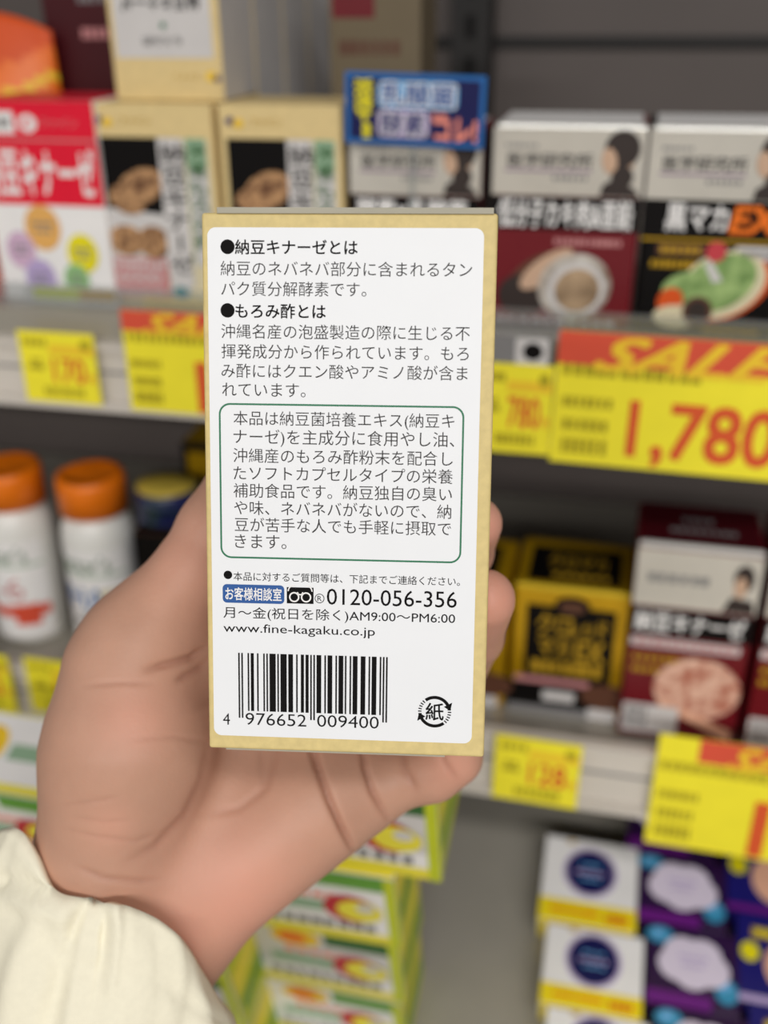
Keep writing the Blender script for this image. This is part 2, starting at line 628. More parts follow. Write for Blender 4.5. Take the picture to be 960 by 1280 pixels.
# tall maroon carton and orange pouch behind the red carton
cx, w, h = span(62, 150, 80, -90, .60, zA)
mc = carton('supplement_carton', 'tall dark maroon carton standing in the shade behind the red and white carton', 'supplement box', w, h, .05, (cx, .60, zA), ('dark_maroon', 'black', 'dark_maroon'))
p = front(mc)
p.rect(.30, .0, .98, .99, 'dark_maroon')
p.dashes(.5, .70, .9, .73, 'rose', 2, 4)
p.dashes(.5, .80, .9, .83, 'grey', 2, 4)
p.build('front_print', mc)

tr = on_y(58, 120, .575)
tl = on_y(20, 12, .575)
pw, ph = .15, tl.z - zA
pm = Mesh()
nx, nz = 24, 30
vs, fs = [], []
for s in (-1, 1):
    for j in range(nz + 1):
        v = j / nz
        for i in range(nx + 1):
            u = i / nx
            bulge = (1 - (2 * u - 1) ** 4) * (1 - v ** 3) * .024 * (0.35 + .65 * (1 - (2 * v - .8) ** 2 * .5))
            x = (u - .5) * pw * (1 - .05 * v)
            zz = v * ph - .012 * (abs(2 * u - 1) ** 3) * v
            vs.append((x, s * (bulge + .0008) + .03, zz))
n1 = (nx + 1) * (nz + 1)
vs = [(x, y, z + .0006) for x, y, z in vs]
for j in range(nz):
    for i in range(nx):
        a = j * (nx + 1) + i
        fs.append((a, a + 1, a + nx + 2, a + nx + 1))
        fs.append((n1 + a + nx + 1, n1 + a + nx + 2, n1 + a + 1, n1 + a))
edge = [i for i in range(nx + 1)] + [j * (nx + 1) + nx for j in range(1, nz + 1)] + [nz * (nx + 1) + i for i in range(nx - 1, -1, -1)] + [j * (nx + 1) for j in range(nz - 1, 0, -1)]
for a, b in zip(edge, edge[1:] + edge[:1]):
    fs.append((b, a, n1 + a, n1 + b))
pm.add(vs, fs, 'orange', True)
k2, k3, k4 = pm.mi('deep_orange'), pm.mi('sale_yellow'), pm.mi('sale_red')
for idx, f in enumerate(pm.f):
    zc = sum(pm.v[i][2] for i in f) / len(f) / ph
    xc = sum(pm.v[i][0] for i in f) / len(f) / pw
    wave = zc + .06 * math.sin(xc * 7)
    if wave > .86:
        pm.m[idx] = k2
    elif .73 < wave < .76 or .60 < wave < .62:
        pm.m[idx] = k3
    elif wave < .66:
        pm.m[idx] = k2
po = pm.build('snack_pouch', None, (tr.x - pw / 2 + .004, .56, zA))
tag(po, 'orange standing pouch with yellow stripes behind the red and white carton', 'pouch')


# silver banded cartons
def silver_box(label, x0, x1, ym, ytop, Y, title, body='maroon', base=None):
    zb = zA if base is None else base
    cx, w, h = span(x0, x1, ym, ytop, Y, zb)
    o = carton('supplement_carton', label, 'supplement box', w, h, .05, (cx, Y, zb), (body, 'dark_maroon', 'white'), edge='foil_glint')  # top made white and edge paler, to paint in the overhead light
    p = front(o)
    p.rect(0.0, .66, 1, .974, 'foil', 1)
    p.rect(0.0, .495, 1, .655, 'black', 1)
    p.disc(.83, .845, .105, .085, 'skin_print', 2, rot=10)
    p.disc(.85, .885, .115, .085, 'hair_print', 3, rot=-10)
    p.disc(.77, .83, .05, .06, 'skin_print', 4, rot=10)
    p.poly([(.72, .665), (.74, .72), (.82, .75), (.95, .70), (.98, .665)], 'hair_print', 3)
    p.disc(.86, .755, .07, .055, 'hair_print', 4, rot=-30)
    p.dashes(.08, .885, .3, .90, 'grey', 2, 6)
    p.text('医学研究所', .10, .795, .66, .86, 'grey_ink', 2, .02)
    p.rect(.08, .775, .66, .782, 'purple', 2)
    p.dashes(.40, .735, .64, .755, 'grey', 2, 6)
    return o, p


o, p = silver_box('silver and black carton behind the blue card on the upper shelf', 437, 602, 200, 158, YF, '')
p.text('酵素×乳酸菌', .06, .515, .90, .64, 'white', 2, .03)
p.rect(.06, .42, .5, .45, 'rose', 2)
p.disc(.5, .22, .3, .15, 'natto_light', 2)
p.build('front_print', o)
sv1 = o
o, p = silver_box('silver, black and red carton with an oyster picture', 614, 800, 270, 153, YF, '')
p.text('低分子カキ肉&亜鉛', .05, .508, .95, .645, 'white', 2, .03)
p.dashes(.44, .425, .90, .455, 'rose', 2, 12)
p.disc(.36, .25, .27, .11, 'brown', 2, rot=35)
p.disc(.24, .16, .17, .11, 'hair_print', 3)
p.disc(.40, .30, .22, .06, 'skin_print', 3, rot=38)
p.disc(.60, .215, .23, .185, 'oyster', 4, rot=-68)
p.disc(.615, .205, .185, .145, 'soft_white', 5, rot=-66)
p.disc(.62, .20, .15, .115, 'oyster_meat', 6, rot=-62)
p.dashes(.05, .02, .9, .045, 'soft_white', 3, 10)
p.build('front_print', o)
sv2 = o
o, p = silver_box('silver and black carton with green leaves and an orange EX', 804, 990, 270, 156, YF, '', 'black')
p.text('黒マカ', .16, .515, .58, .64, 'white', 2, .03)
p.text('EX', .60, .512, .93, .635, 'orange', 2, .04, .2)
p.rect(0, .465, 1, .478, 'gold_ink', 2)
p.rect(.12, .395, .45, .45, 'brown', 2)
p.dashes(.14, .405, .43, .44, 'gold_ink', 3, 6)
p.dashes(.08, .335, .46, .37, 'gold_ink', 3, 9)
p.rect(.66, .385, .98, .45, 'soft_white', 3, .001)
p.dashes(.69, .40, .95, .43, 'grey', 4, 8)
p.disc(.62, .24, .34, .15, 'deep_orange', 2, rot=28)
p.disc(.60, .26, .31, .16, 'cream', 3, rot=28)
p.disc(.58, .27, .27, .13, 'veg', 4, rot=32)
p.disc(.38, .24, .20, .08, 'veg', 4, rot=10)
p.disc(.53, .42, .07, .05, 'red_print', 4)
p.poly([(.46, .36), (.50, .38), (.60, .28), (.53, .27)], 'soft_white', 5)
p.disc(.25, .17, .10, .06, 'deep_orange', 4, rot=60)
p.disc(.30, .09, .16, .06, 'cream', 4)
p.disc(.45, .125, .105, .075, 'brown', 6)
p.disc(.45, .125, .075, .055, 'hair_print', 7)
p.dashes(.5, .02, .9, .04, 'gold_ink', 4, 9)
p.build('front_print', o)
sv3 = o

# second row behind the silver carton, and the dim carton on it
cx, w, h = span(432, 600, 200, 165, .585, zA)
back1 = carton('supplement_carton', 'dark carton in the second row behind the carton with the blue card', 'supplement box', w, h, .05, (cx, .585, zA), ('maroon', 'dark_maroon', 'dark_maroon'))
zq = zA + h + .0004
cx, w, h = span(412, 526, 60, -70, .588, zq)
dim = carton('supplement_carton', 'dim beige and maroon carton standing behind and above the blue card', 'supplement box', w, h, .045, (cx, .588, zq), ('shaded_beige', 'shaded_beige', 'shaded_beige'))  # beige board coloured darker, its shade put into the paint
p = front(dim)
p.rect(.04, .62, .5, .99, 'maroon', 1)
p.dashes(.1, .42, .8, .5, 'brown', 1, 6)
p.build('front_print', dim)

# blue point-of-sale card clipped in front of the silver carton
a, b = on_y(431, 138, YF - .006), on_y(605, 138, YF - .006)
z1, z0 = on_y(518, 92, YF - .006).z, on_y(518, 182, YF - .006).z
cw, ch = b.x - a.x, z1 - z0
m = Mesh()
m.box((-cw / 2, -.0005, 0), (cw / 2, .0005, ch), 'blue')
card = m.build('sign_card', None, ((a.x + b.x) / 2, YF - .006, z0))
card.rotation_euler = (0, math.radians(1.5), 0)
tag(card, 'blue promotional card with yellow and pale blue characters on the upper shelf', 'sign')
p = Print((-cw / 2, -.0005, 0), (cw, 0, 0), (0, 0, ch))
p.rect(.035, .07, .965, .93, 'deep_navy')
p.poly([(.08, .93), (.21, .90), (.19, .45), (.15, .10), (.08, .5)], 'deep_navy', 2)
for s, u0, u1, v0, v1 in (('活', .07, .20, .67, .90), ('き', .08, .20, .44, .66), ('て', .10, .19, .26, .44), ('!', .14, .18, .09, .25)):
    p.text(s, u0, v0, u1, v1, 'yellow_dot', 3, .05)
p.rect(.24, .52, .81, .90, 'sky', 2, .003)
p.text('乳酸菌', .26, .56, .79, .87, 'white', 3, .10)
p.text('乳酸菌', .265, .565, .785, .865, 'badge_blue', 4, .022)
p.rect(.24, .11, .61, .50, 'violet_dot', 2, .003)
p.text('酵素', .26, .14, .59, .47, 'white', 3, .08)
p.text('酵素', .265, .145, .585, .465, 'navy', 4, .022)
p.text('は', .64, .34, .74, .48, 'salmon', 3, .05)
p.text('コレ!', .66, .10, .95, .40, 'salmon', 3, .06)
p.build('card_print', card)
m = Mesh()
m.box((-.0012, .0006, -.03), (.0012, .0026, ch * .6), 'clear')
m.build('holder_stem', card)

# ------------------------------------------------------------------ upper rail tags
G_TAG = 'price tags in the shelf rails'


def price_tag(label, x0, x1, y0, y1, Y, roll=0.0, red_h=0.0):
    xm, ym = (x0 + x1) / 2, (y0 + y1) / 2
    a, b = on_y(x0, ym, Y), on_y(x1, ym, Y)
    z1, z0 = on_y(xm, y0, Y).z, on_y(xm, y1, Y).z
    w, h = b.x - a.x, z1 - z0
    m = Mesh()
    m.box((-w / 2, 0, 0), (w / 2, .0006, h), 'tag_yellow')
    o = m.build('price_tag', None, ((a.x + b.x) / 2, Y, z0))
    o.rotation_euler = (0, roll, 0)
    tag(o, label, 'price tag', G_TAG)
    return o, Print((-w / 2, 0, 0), (w, 0, 0), (0, 0, h)), w, h


def small_tag_print(p, price):
    p.dashes(.05, .80, .38, .90, 'dull_ink', 1, 4)
    p.rect(.40, .70, .98, .82, 'sale_yellow', 1)
    p.disc(.88, .84, .07, .07, 'dull_ink', 1)
    p.rect(.10, .46, .30, .54, 'dull_ink', 1)
    p.dashes(.12, .56, .28, .62, 'dull_ink', 1, 2)
    p.text(price, .42, .30, .84, .64, 'price_red', 1, .02)
    p.text('円', .87, .30, .96, .42, 'price_red', 1)
    p.dashes(.25, .10, .80, .22, 'dull_ink', 1, 7)


def big_tag_print(p, price, u0, sale_u=.3):
    p.text('SALE', sale_u, .745, sale_u + .72, .98, 'sale_yellow', 3, .03, .45)


o, p, w, h = price_tag('small yellow price tag with an orange figure, below the red and white carton', 28, 121, 416, 503, YA - .0062)
small_tag_print(p, '170')
p.build('tag_print', o)


def sale_tag(label, x0, x1, y0, y1, Y, band, price, pu, bits, roll=0.0, red_u=0.0):
    o, p, w, h = price_tag(label, x0, x1, y0, y1, Y, roll)
    p.rect(red_u, 1 - band, 1, 1, 'sale_red', 1)
    p.text('SALE', .16 + red_u, 1 - band * 1.12, .98, 1 - band * .12, 'sale_yellow', 3, .035, .5)
    p.dashes(.02, .80 - band * .5, .62, .88 - band * .5, 'dull_ink', 2, 12)
    p.dashes(.03, .44, .26, .52, 'dull_ink', 1, 7)
    p.dashes(.04, .26, .25, .35, 'dull_ink', 1, 6)
    p.dashes(.04, .08, .25, .2, 'dull_ink', 1, 6)
    if price:
        p.text(price, pu[0], .04, pu[1], .52, 'price_red', 2, .028)
    p.build('tag_print', o)
    return o


sale_tag('large yellow SALE price tag with big orange 1,780 on the upper rail', 691, 988, 422, 590, YA - .0064, .24, '1,780', (.34, .97), 1, math.radians(.8))
sale_tag('yellow SALE tag on the upper rail, half hidden by the held box', 158, 330, 392, 518, YA - .0064, .20, '1', (.52, .58), 1)
o, p, w, h = price_tag('small yellow price tag touching the big 1,780 SALE tag', 596, 690, 455, 566, YA - .0056)
small_tag_print(p, '780')
p.build('tag_print', o)
# grey card above it
a, b = on_y(600, 438, YA - .005), on_y(690, 438, YA - .005)
z1, z0 = on_y(650, 420, YA - .005).z, on_y(650, 457, YA - .005).z
m = Mesh()
m.box((0, 0, 0), (b.x - a.x, .0006, z1 - z0), 'grey')
o = m.build('shelf_card', None, (a.x, YA - .005, z0))
tag(o, 'small grey card with a dark round mark above the small yellow tag', 'card')
p = Print((0, 0, 0), (b.x - a.x, 0, 0), (0, 0, z1 - z0))
p.rect(.5, .05, .95, .95, 'soft_white')
p.disc(.74, .5, .14, .3, 'black', 2)
p.build('card_print', o)

# paper strip lying in front of the red carton
a, b = on_y(36, 392, YF - .009), on_y(150, 392, YF - .009)
m = Mesh()
m.box((0, 0, 0), (b.x - a.x, .002, .009), 'soft_white')
o = m.build('shelf_strip', None, (a.x, YF - .0095, zA + .0002))
tag(o, 'narrow olive and white paper strip along the foot of the red and white carton', 'paper strip')
p = Print((0, 0, 0), (b.x - a.x, 0, 0), (0, 0, .009))
p.rect(.1, .3, .98, .98, 'lime')
p.rect(.6, .3, .98, .98, 'gold_ink', 2)
p.build('strip_print', o)

# ------------------------------------------------------------------ middle shelf: bottles, jar, cartons
zBot = on_y(110, 812, YF + .01).z
print('zB left', zBot, zB)


def bottle(label, px_c, py_cap_top, Y, word, c_word, band, rz):
    c = on_y(px_c, py_cap_top + 8, Y)
    ztop = on_y(px_c, py_cap_top + 6, Y).z
    H = ztop - zB
    r = .0235
    root = bpy.data.objects.new('supplement_bottle', None)
    COL.objects.link(root)
    root.location = (c.x, Y, zB)
    root.rotation_euler = (0, 0, rz)
    tag(root, label, 'bottle', 'orange-capped white bottles on the middle shelf')
    m = Mesh()
    hb = H - .024
    m.lathe([(r * .9, 0), (r, .003), (r, hb * .80), (r * .985, hb * .86), (r * .90, hb * .93), (r * .74, hb * .985), (r * .70, hb), (r * .70, hb + .01)], 'bottle', 56)
    m.build('bottle_body', root)
    m = Mesh()
    rc = r * .93
    m.lathe([(rc, hb - .001), (rc, hb + .020), (rc * .97, hb + .0235), (rc * .80, H), (rc * .78, H - .001), (rc * .3, H - .001)], 'cap_orange', 96, True, 1, .02)
    m.build('cap', root)
    lab = Mesh()
    rl = r + .0002

    def wrap(a0, a1, z0, z1, k, L=0, n=16):
        vs, fs = [], []
        for i in range(n + 1):
            t = math.radians(a0 + (a1 - a0) * i / n)
            for z in (z0, z1):
                vs.append(((rl + L * .0002) * math.sin(t), -(rl + L * .0002) * math.cos(t), z))
        lab.add(vs, [(2 * i, 2 * i + 2, 2 * i + 3, 2 * i + 1) for i in range(n)], k, True)

    def wrap_text(s, a0, a1, z0, z1, k, bold=.02, L=2):
        av, fs = text_outline(s, 0.0)[:2]
        vs = []
        for x, y in av:
            t = math.radians(a0 + (a1 - a0) * x)
            vs.append(((rl + L * .0002) * math.sin(t), -(rl + L * .0002) * math.cos(t), z0 + (z1 - z0) * y))
        lab.add(vs, fs, k)
    wrap(-80, 80, hb * .06, hb * .78, 'white', 0, 24)
    wrap(-78, 78, hb * .60, hb * .615, 'pale_green', 1)
    wrap_text('Doctor\u2019s', -52, 52, hb * .63, hb * .75, 'dark_green')
    wrap_text(word, -58, 40, hb * .36, hb * .52, c_word, .04)
    if band:
        wrap(-78, 78, hb * .22, hb * .30, band, 1)
        wrap(20, 60, hb * .16, hb * .32, 'sale_red', 2)
    else:
        wrap(-10, 70, hb * .20, hb * .34, 'soft_white', 1)
        wrap(-20, 60, hb * .24, hb * .27, 'grey', 2)
        wrap(30, 75, hb * .30, hb * .5, 'cream', 1)
    lab.build('label', root)
    return root


bottle('orange-capped white bottle cut by the left frame edge', 8, 574, YF + .027, 'C-6', 'rose', 'sale_red', math.radians(-14))
bottle('orange-capped white bottle with blue lettering, beside the dark blue jar', 112, 584, YF + .027, 'DHA', 'blue', None, math.radians(-12))

# jar with a gold lid
c = on_y(208, 604, YF + .035)
H = on_y(208, 606, YF + .035).z - zB
rj = .0205
jar = bpy.data.objects.new('supplement_jar', None)
COL.objects.link(jar)
jar.location = (c.x, YF + .035, zB)
tag(jar, 'dark blue jar with a flat gold lid beside the thumb', 'jar')
m = Mesh()
m.lathe([(rj * .9, 0), (rj, .004), (rj, H * .80), (rj * .95, H * .86), (rj * .9, H * .9)], 'jar_blue', 48)
m.build('jar_body', jar)
m = Mesh()
m.lathe([(rj * .98, H * .86), (rj * 1.0, H * .97), (rj * .97, H), (rj * .5, H + .0002)], 'jar_blue', 64, True, 1, .015)
m.build('lid_skirt', jar)
m = Mesh()
m.lathe([(rj * .94, H), (rj * .93, H + .0012), (rj * .4, H + .0015)], 'lid_gold', 48)
m.build('lid', jar)

# dark pouch half hidden in front of the jar
cx, w, h = span(150, 225, 690, 668, YF + .004, zB)
dp = carton('supplement_carton', 'dark brown and red carton in front of the jar, mostly behind the thumb', 'supplement box', w * .8, h, .025, (cx + .006, YF + .004, zB), ('brown', 'black', 'black'))
p = front(dp)
p.rect(0, .6, 1, 1, 'black')
p.rect(.1, .35, .9, .62, 'maroon', 2)
p.rect(.1, .05, .7, .3, 'cream', 2)
p.build('front_print', dp)
# dim carton with a gold top behind the jar
cx, w, h = span(228, 300, 580, 556, .60, zB)
dg = carton('supplement_carton', 'dim black and gold carton in the shade above the dark blue jar', 'supplement box', w, h, .05, (cx, .60, zB), ('black', 'black', 'gold'))
p = front(dg)
p.rect(.1, .8, .9, .95, 'gold')
p.build('front_print', dg)


def gold_box(label, x0, x1, ym, ytop, Y):
    cx, w, h = span(x0, x1, ym, ytop, Y, zB)
    o = carton('supplement_carton', label, 'supplement box', w, h, .060, (cx, Y, zB), ('gold', 'gold', 'gold'), edge='gold_glint', group='gold and black cartons on the middle shelf')
    p = front(o)
    p.rect(.12, .16, .87, .86, 'black')
    p.disc(.5, .875, .15, .065, 'black')
    p.disc(.5, .86, .11, .045, 'brown', 2)
    for s, u0, u1, v0, v1 in (('クロ', .22, .50, .64, .80), ('レッド', .50, .80, .64, .78), ('マカ', .24, .50, .48, .62), ('EX', .56, .80, .46, .62)):
        p.text(s, u0, v0, u1, v1, 'gold_ink', 2, .03)
    p.dashes(.18, .34, .80, .44, 'gold_ink', 2, 7)
    p.rect(.05, .255, .70, .30, 'rose', 3)
    p.rect(.0, .0, .78, .25, 'black', 2)
    p.rect(.30, .12, .58, .20, 'soft_white', 3)
    p.rect(.0, .0, .7, .07, 'grey', 3)
    p.disc(.85, .2, .22, .10, 'brown', 4)
    p.rect(.70, .01, .95, .10, 'soft_white', 5, .002)
    p.build('front_print', o)
    p = top(o)
    p.rect(.10, .10, .88, .80, 'black')
    p.text('クロマカ', .26, .36, .76, .66, 'gold_ink', 2)
    p.dashes(.3, .18, .8, .27, 'gold_ink', 2, 6)
    p.build('top_print', o)
    return o


gold_box('gold and black carton with a black top panel, right of the fingertips', 640, 790, 780, 736, YF + .004)
gold_box('gold and black carton mostly hidden behind the fingertips and the held box', 480, 634, 780, 726, YF + .004)


def maroon_box(label, x0, x1, ym, ytop, Y):
    cx, w, h = span(x0, x1, ym, ytop, Y, zB)
    o = carton('supplement_carton', label, 'supplement box', w, h, .052, (cx, Y, zB), ('maroon', 'dark_maroon', 'dark_maroon'), edge='foil_glint', group='maroon and silver cartons on the middle shelf')
    p = front(o)
    p.rect(.01, .70, .99, .973, 'foil')
    p.dashes(.1, .82, .6, .86, 'grey', 2, 6)
    p.disc(.86, .87, .08, .065, 'hair_print', 2)
    p.disc(.84, .83, .05, .05, 'skin_print', 3)
    p.poly([(.72, .705), (.78, .78), (.95, .77), (.98, .705)], 'hair_print', 2)
    p.rect(.01, .555, .99, .69, 'black')
    p.text('納豆キナーゼ', .05, .575, .93, .675, 'white', 2, .03)
    p.rect(.03, .495, .92, .54, 'soft_white', 2, .001)
    p.dashes(.06, .505, .9, .53, 'rose', 3, 12)
    p.dashes(.05, .42, .5, .45, 'gold_ink', 2, 7)
    p.dashes(.05, .36, .4, .39, 'gold_ink', 2, 6)
    p.disc(.62, .30, .36, .16, 'natto_light', 3)
    p.poly([(.3, .20), (.38, .22), (.95, .10), (.95, .04)], 'peach', 4)
    p.rect(.03, .04, .50, .19, 'soft_white', 4, .001)
    p.dashes(.05, .13, .24, .17, 'grey', 5, 4)
    p.dashes(.05, .07, .24, .11, 'grey', 5, 4)
    p.build('front_print', o)
    p = top(o)
    p.rect(.03, .06, .97, .95, 'dark_maroon')
    p.dashes(.35, .52, .62, .64, 'grey', 2, 4)
    p.dashes(.25, .28, .80, .38, 'grey', 2, 8)
    p.build('top_print', o)
    return o


maroon_box('maroon, silver and black carton with a bean bowl picture on the middle shelf', 786, 944, 780, 683, YF - .006)
maroon_box('maroon and silver carton cut by the right frame edge on the middle shelf', 950, 1108, 800, 697, YF - .006)

# middle rail tags
o, p, w, h = price_tag('small yellow price tag with an orange figure, below the gold and black carton', 616, 724, 925, 1004, YB - .0062, math.radians(1.0))
small_tag_print(p, '128')
p.build('tag_print', o)
sale_tag('yellow SALE tag below the maroon cartons, cut by the right frame edge', 812, 1050, 932, 1072, YB - .0064, .20, '1', (.58, .64), 1, math.radians(.5), .22)
o, p, w, h = price_tag('yellow price tag below the white bottles, beside the thumb base', 36, 118, 828, 893, YB - .0062)
small_tag_print(p, '150')
p.build('tag_print', o)
o, p, w, h = price_tag('yellow price tag below the white bottles, cut by the left frame edge', -72, 14, 816, 885, YB - .0062)
small_tag_print(p, '150')
p.build('tag_print', o)

# ------------------------------------------------------------------ bottom shelf
SLROT = (math.radians(-90) + SL, 0, 0)


def flat_pack(name, label, x0, x1, y_top, y_bot, mats, group, lift=TH):
    """a carton lying face up on the sloping board; pixel rows give the far and the near end of its face"""
    xm = (x0 + x1) / 2
    a, b = on_slope(xm, y_top, lift), on_slope(xm, y_bot, lift)
    L = (a - b).dot(ST)
    ym = (y_top + y_bot) / 2
    l, r = on_slope(x0, ym, lift), on_slope(x1, ym, lift)
    w = r.x - l.x
    near = Vector(((l.x + r.x) / 2, b.y, b.z))
    o = carton(name, label, 'supplement box', w, L, lift - .0005, near, mats, group=group, rot=SLROT)
    return o


GW = 'white cartons with a dark blue disc on the bottom shelf'
for k, (yt, yb, x0, x1) in enumerate(((1051, 1158, 677, 797), (1162, 1265, 678, 804), (1268, 1375, 678, 812))):
    lab = ('white carton with a dark blue disc, farthest of the three in its column',
           'white carton with a dark blue disc, second from the back of its column',
           'white carton with a dark blue disc, cut by the bottom frame edge')[k]
    o = flat_pack('supplement_carton', lab, x0, x1, yt, yb, ('white', 'white', 'strip_yellow'), GW)
    p = front(o)
    p.rect(0, 0, 1, .255, 'strip_yellow')
    p.dashes(.12, .11, .62, .16, 'orange', 2, 8)
    p.dashes(.68, .07, .92, .16, 'deep_orange', 2, 4)
    p.disc(.5, .61, .285, .285 * o['w'] / o['h'], 'violet_dot', 1)
    p.disc(.5, .61, .25, .25 * o['w'] / o['h'], 'deep_navy', 2)
    p.dashes(.38, .68, .62, .71, 'sky', 3, 4)
    p.dashes(.34, .58, .66, .62, 'violet_dot', 3, 5)
    p.dashes(.40, .51, .62, .54, 'sky', 3, 4)
    p.disc(.28, .95, .05, .02, 'gold_ink', 2)
    p.build('front_print', o)

GP = 'purple cartons with a pale blossom on the bottom shelf'
for k, (yt, yb, x0, x1) in enumerate(((985, 1068, 786, 893), (1072, 1158, 797, 908), (1162, 1262, 808, 924), (1266, 1380, 818, 940))):
    lab = ('purple carton with a pale blossom, tucked under the yellow SALE tag',
           'purple carton with a pale blossom, second from the back of its column',
           'purple carton with the brightest pale blossom, third from the back of its column',
           'purple carton with a pale blossom, cut by the bottom frame edge')[k]
    o = flat_pack('supplement_carton', lab, x0, x1, yt, yb, ('deep_purple', 'deep_purple', 'deep_purple'), GP)
    p = front(o)
    p.rect(.0, .0, .7, .17, 'purple')
    p.disc(.14, .86, .15, .11, 'teal', 2)
    p.disc(.12, .88, .07, .05, 'sky', 3)
    p.disc(.86, .27, .12, .15, 'teal', 2)
    p.disc(.84, .34, .07, .06, 'sky', 3)
    for u, v in ((.40, .66), (.60, .66), (.68, .50), (.50, .44), (.34, .52)):
        p.disc(u, v, .22, .22 * o['w'] / o['h'] * .9, 'lilac', 4)
    p.disc(.5, .58, .33, .26, 'lilac', 5)
    p.dashes(.34, .60, .66, .64, 'violet_dot', 6, 6)
    p.dashes(.38, .50, .62, .54, 'violet_dot', 6, 5)
    p.build('front_print', o)

GN = 'indigo cartons with yellow print on the bottom shelf'
for k, (yt, yb, x0, x1) in enumerate(((1046, 1146, 908, 1040), (1150, 1262, 922, 1062), (1266, 1390, 938, 1085))):
    lab = ('indigo carton with a yellow dot, farthest of its column at the right frame edge',
           'indigo carton with a yellow dot, second from the back at the right frame edge',
           'indigo carton in the bottom right corner of the frame')[k]
    o = flat_pack('supplement_carton', lab, x0, x1, yt, yb, ('navy', 'deep_navy', 'navy'), GN)
    p = front(o)
    p.rect(.14, .72, .9, .84, 'gold_ink', 1)
    p.dashes(.16, .74, .88, .82, 'lemon', 2, 8)
    p.disc(.115, .55, .085, .11, 'yellow_dot', 2)
    p.disc(.48, .42, .24, .30, 'peach', 1)
    p.rect(.0, .0, 1, .08, 'violet_dot' if k == 1 else 'purple', 1)
    p.build('front_print', o)


# upright stacks of lemon cartons standing on the sloping board
def lemon_box(label, loc, w, h, d, rz, group, variant=0):
    e = Matrix.Rotation(SL, 3, 'X') @ Matrix.Rotation(rz, 3, 'Z')
    o = carton('lemon_carton', label, 'supplement box', w, h, d, loc, ('soft_white', 'lime', 'lemon'), group=group, rot=e.to_euler())
    p = front(o)
    p.rect(0, .0, 1, .14, 'lemon')
    p.rect(0, .14, .93, .33, 'white')
    p.dashes(.06, .17, .86, .28, 'grey', 2, 9)
    p.poly([(0, .33), (.93, .33), (.93, 1), (0, 1)], 'soft_white' if variant else 'white')
    p.rect(.10, .40, .62, .56, 'pale_green', 2)
    p.dashes(.2, .60, .72, .68, 'salmon', 2, 6)
    p.rect(.5, .80, .93, 1, 'dark_green' if variant else 'green', 2)
    p.disc(.30, .86, .17, .14, 'sale_yellow', 3)
    p.disc(.28, .86, .10, .09, 'orange', 4)
    p.disc(.70, .50, .17, .20, 'crimson', 4)
    p.disc(.76, .49, .145, .155, 'lemon', 5)
    p.disc(.80, .55, .06, .06, 'soft_white', 6)
    p.rect(.93, .0, 1, 1, 'lime', 2)
    p.build('front_print', o)
    p = top(o)
    p.rect(.0, .12, .93, .96, 'white')
    p.disc(.28, .55, .13, .26, 'sale_yellow', 2)
    p.disc(.24, .50, .08, .16, 'orange', 3)
    p.rect(.45, .4, .85, .6, 'pale_green', 2)
    p.build('top_print', o)
    p = right_side(o)
    p.rect(.1, .25, .9, .45, 'green')
    p.rect(.05, .6, .95, .95, 'lemon')
    p.build('side_print', o)
    return o


def stack(base_px, w, d, n, offs, labels, group):
    base = on_slope(*base_px, 0.0)
    for i in range(n):
        dx, dy, rz, v, hh = offs[i]
        q = base + SN * (.0012 + sum(offs[j][4] + .0004 for j in range(i))) + ST * dy + Vector((dx, 0, 0))
        lemon_box(labels[i], q, w, hh, d, rz, group, v)


GL = 'stacked yellow and lime cartons on the bottom shelf'
HB = .066
stack((424, 1300), .080, .05, 4, [(.002, 0, 0, 0, HB), (.004, .001, .0, 1, HB), (.006, .000, .02, 0, HB), (.028, .004, .0, 1, HB)],
      ['yellow and lime carton at the foot of the middle lemon stack', 'yellow and lime carton, second from the foot of the middle stack',
       'yellow, white and lime carton with a bright red crescent below the palm', 'topmost yellow and lime carton of the middle stack, below the little finger'], GL)
stack((252, 1338), .080, .05, 3, [(.0, 0, 0, 0, HB), (.0, .001, .0, 1, HB), (.001, .000, .0, 0, HB)],
      ['yellow and lime carton at the foot of the stack behind the wrist', 'yellow and lime carton showing between sleeve and middle stack',
       'topmost yellow and lime carton of the stack behind the wrist'], GL)
stack((-104, 1212), .080, .05, 3, [(.0, 0, 0, k % 2, HB) for k in range(3)],
      ['lowest lemon carton of the stack cut by the left frame edge', 'middle lemon carton of the stack cut by the left frame edge',
       'topmost lemon carton of the stack cut by the left frame edge'], GL)
stack((112, 1212), .080, .05, 3, [(.0, 0, 0, 0, HB), (.0, .001, .0, 1, HB), (.001, .000, .0, 0, HB)],
      ['yellow and lime carton hidden low behind the cream sleeve', 'yellow and lime carton behind the cream sleeve, second from the foot',
       'white and yellow carton with an orange blossom, left of the thumb base'], GL)

# ------------------------------------------------------------------ the box in the hand
exc, eyc = Vector((0.99789, -0.020463, 0.061573)), Vector((0.018479, 0.988756, 0.148393))
eyc = (eyc - exc * exc.dot(eyc)).normalized()
BX, BY = RM @ exc, RM @ eyc
BN = BX.cross(BY)                                 # towards the viewer
BW, BH, BD = .066, .12514, .044
TL = EYE + RM @ Vector((-0.040785, 0.066845, -0.231147))
base_o = TL - BY * BH + BX * (BW / 2)
held = bpy.data.objects.new('supplement_box', bevel_box(BW, BD, BH, ('kraft', 'white', 'kraft'), .0007, 3))
held.data.name = 'supplement_box'
COL.objects.link(held)
held.matrix_world = Matrix.Translation(base_o) @ Matrix((BX, -BN, BY)).transposed().to_4x4()
tag(held, 'beige supplement box with a white text panel and barcode, held up in the hand', 'supplement box')


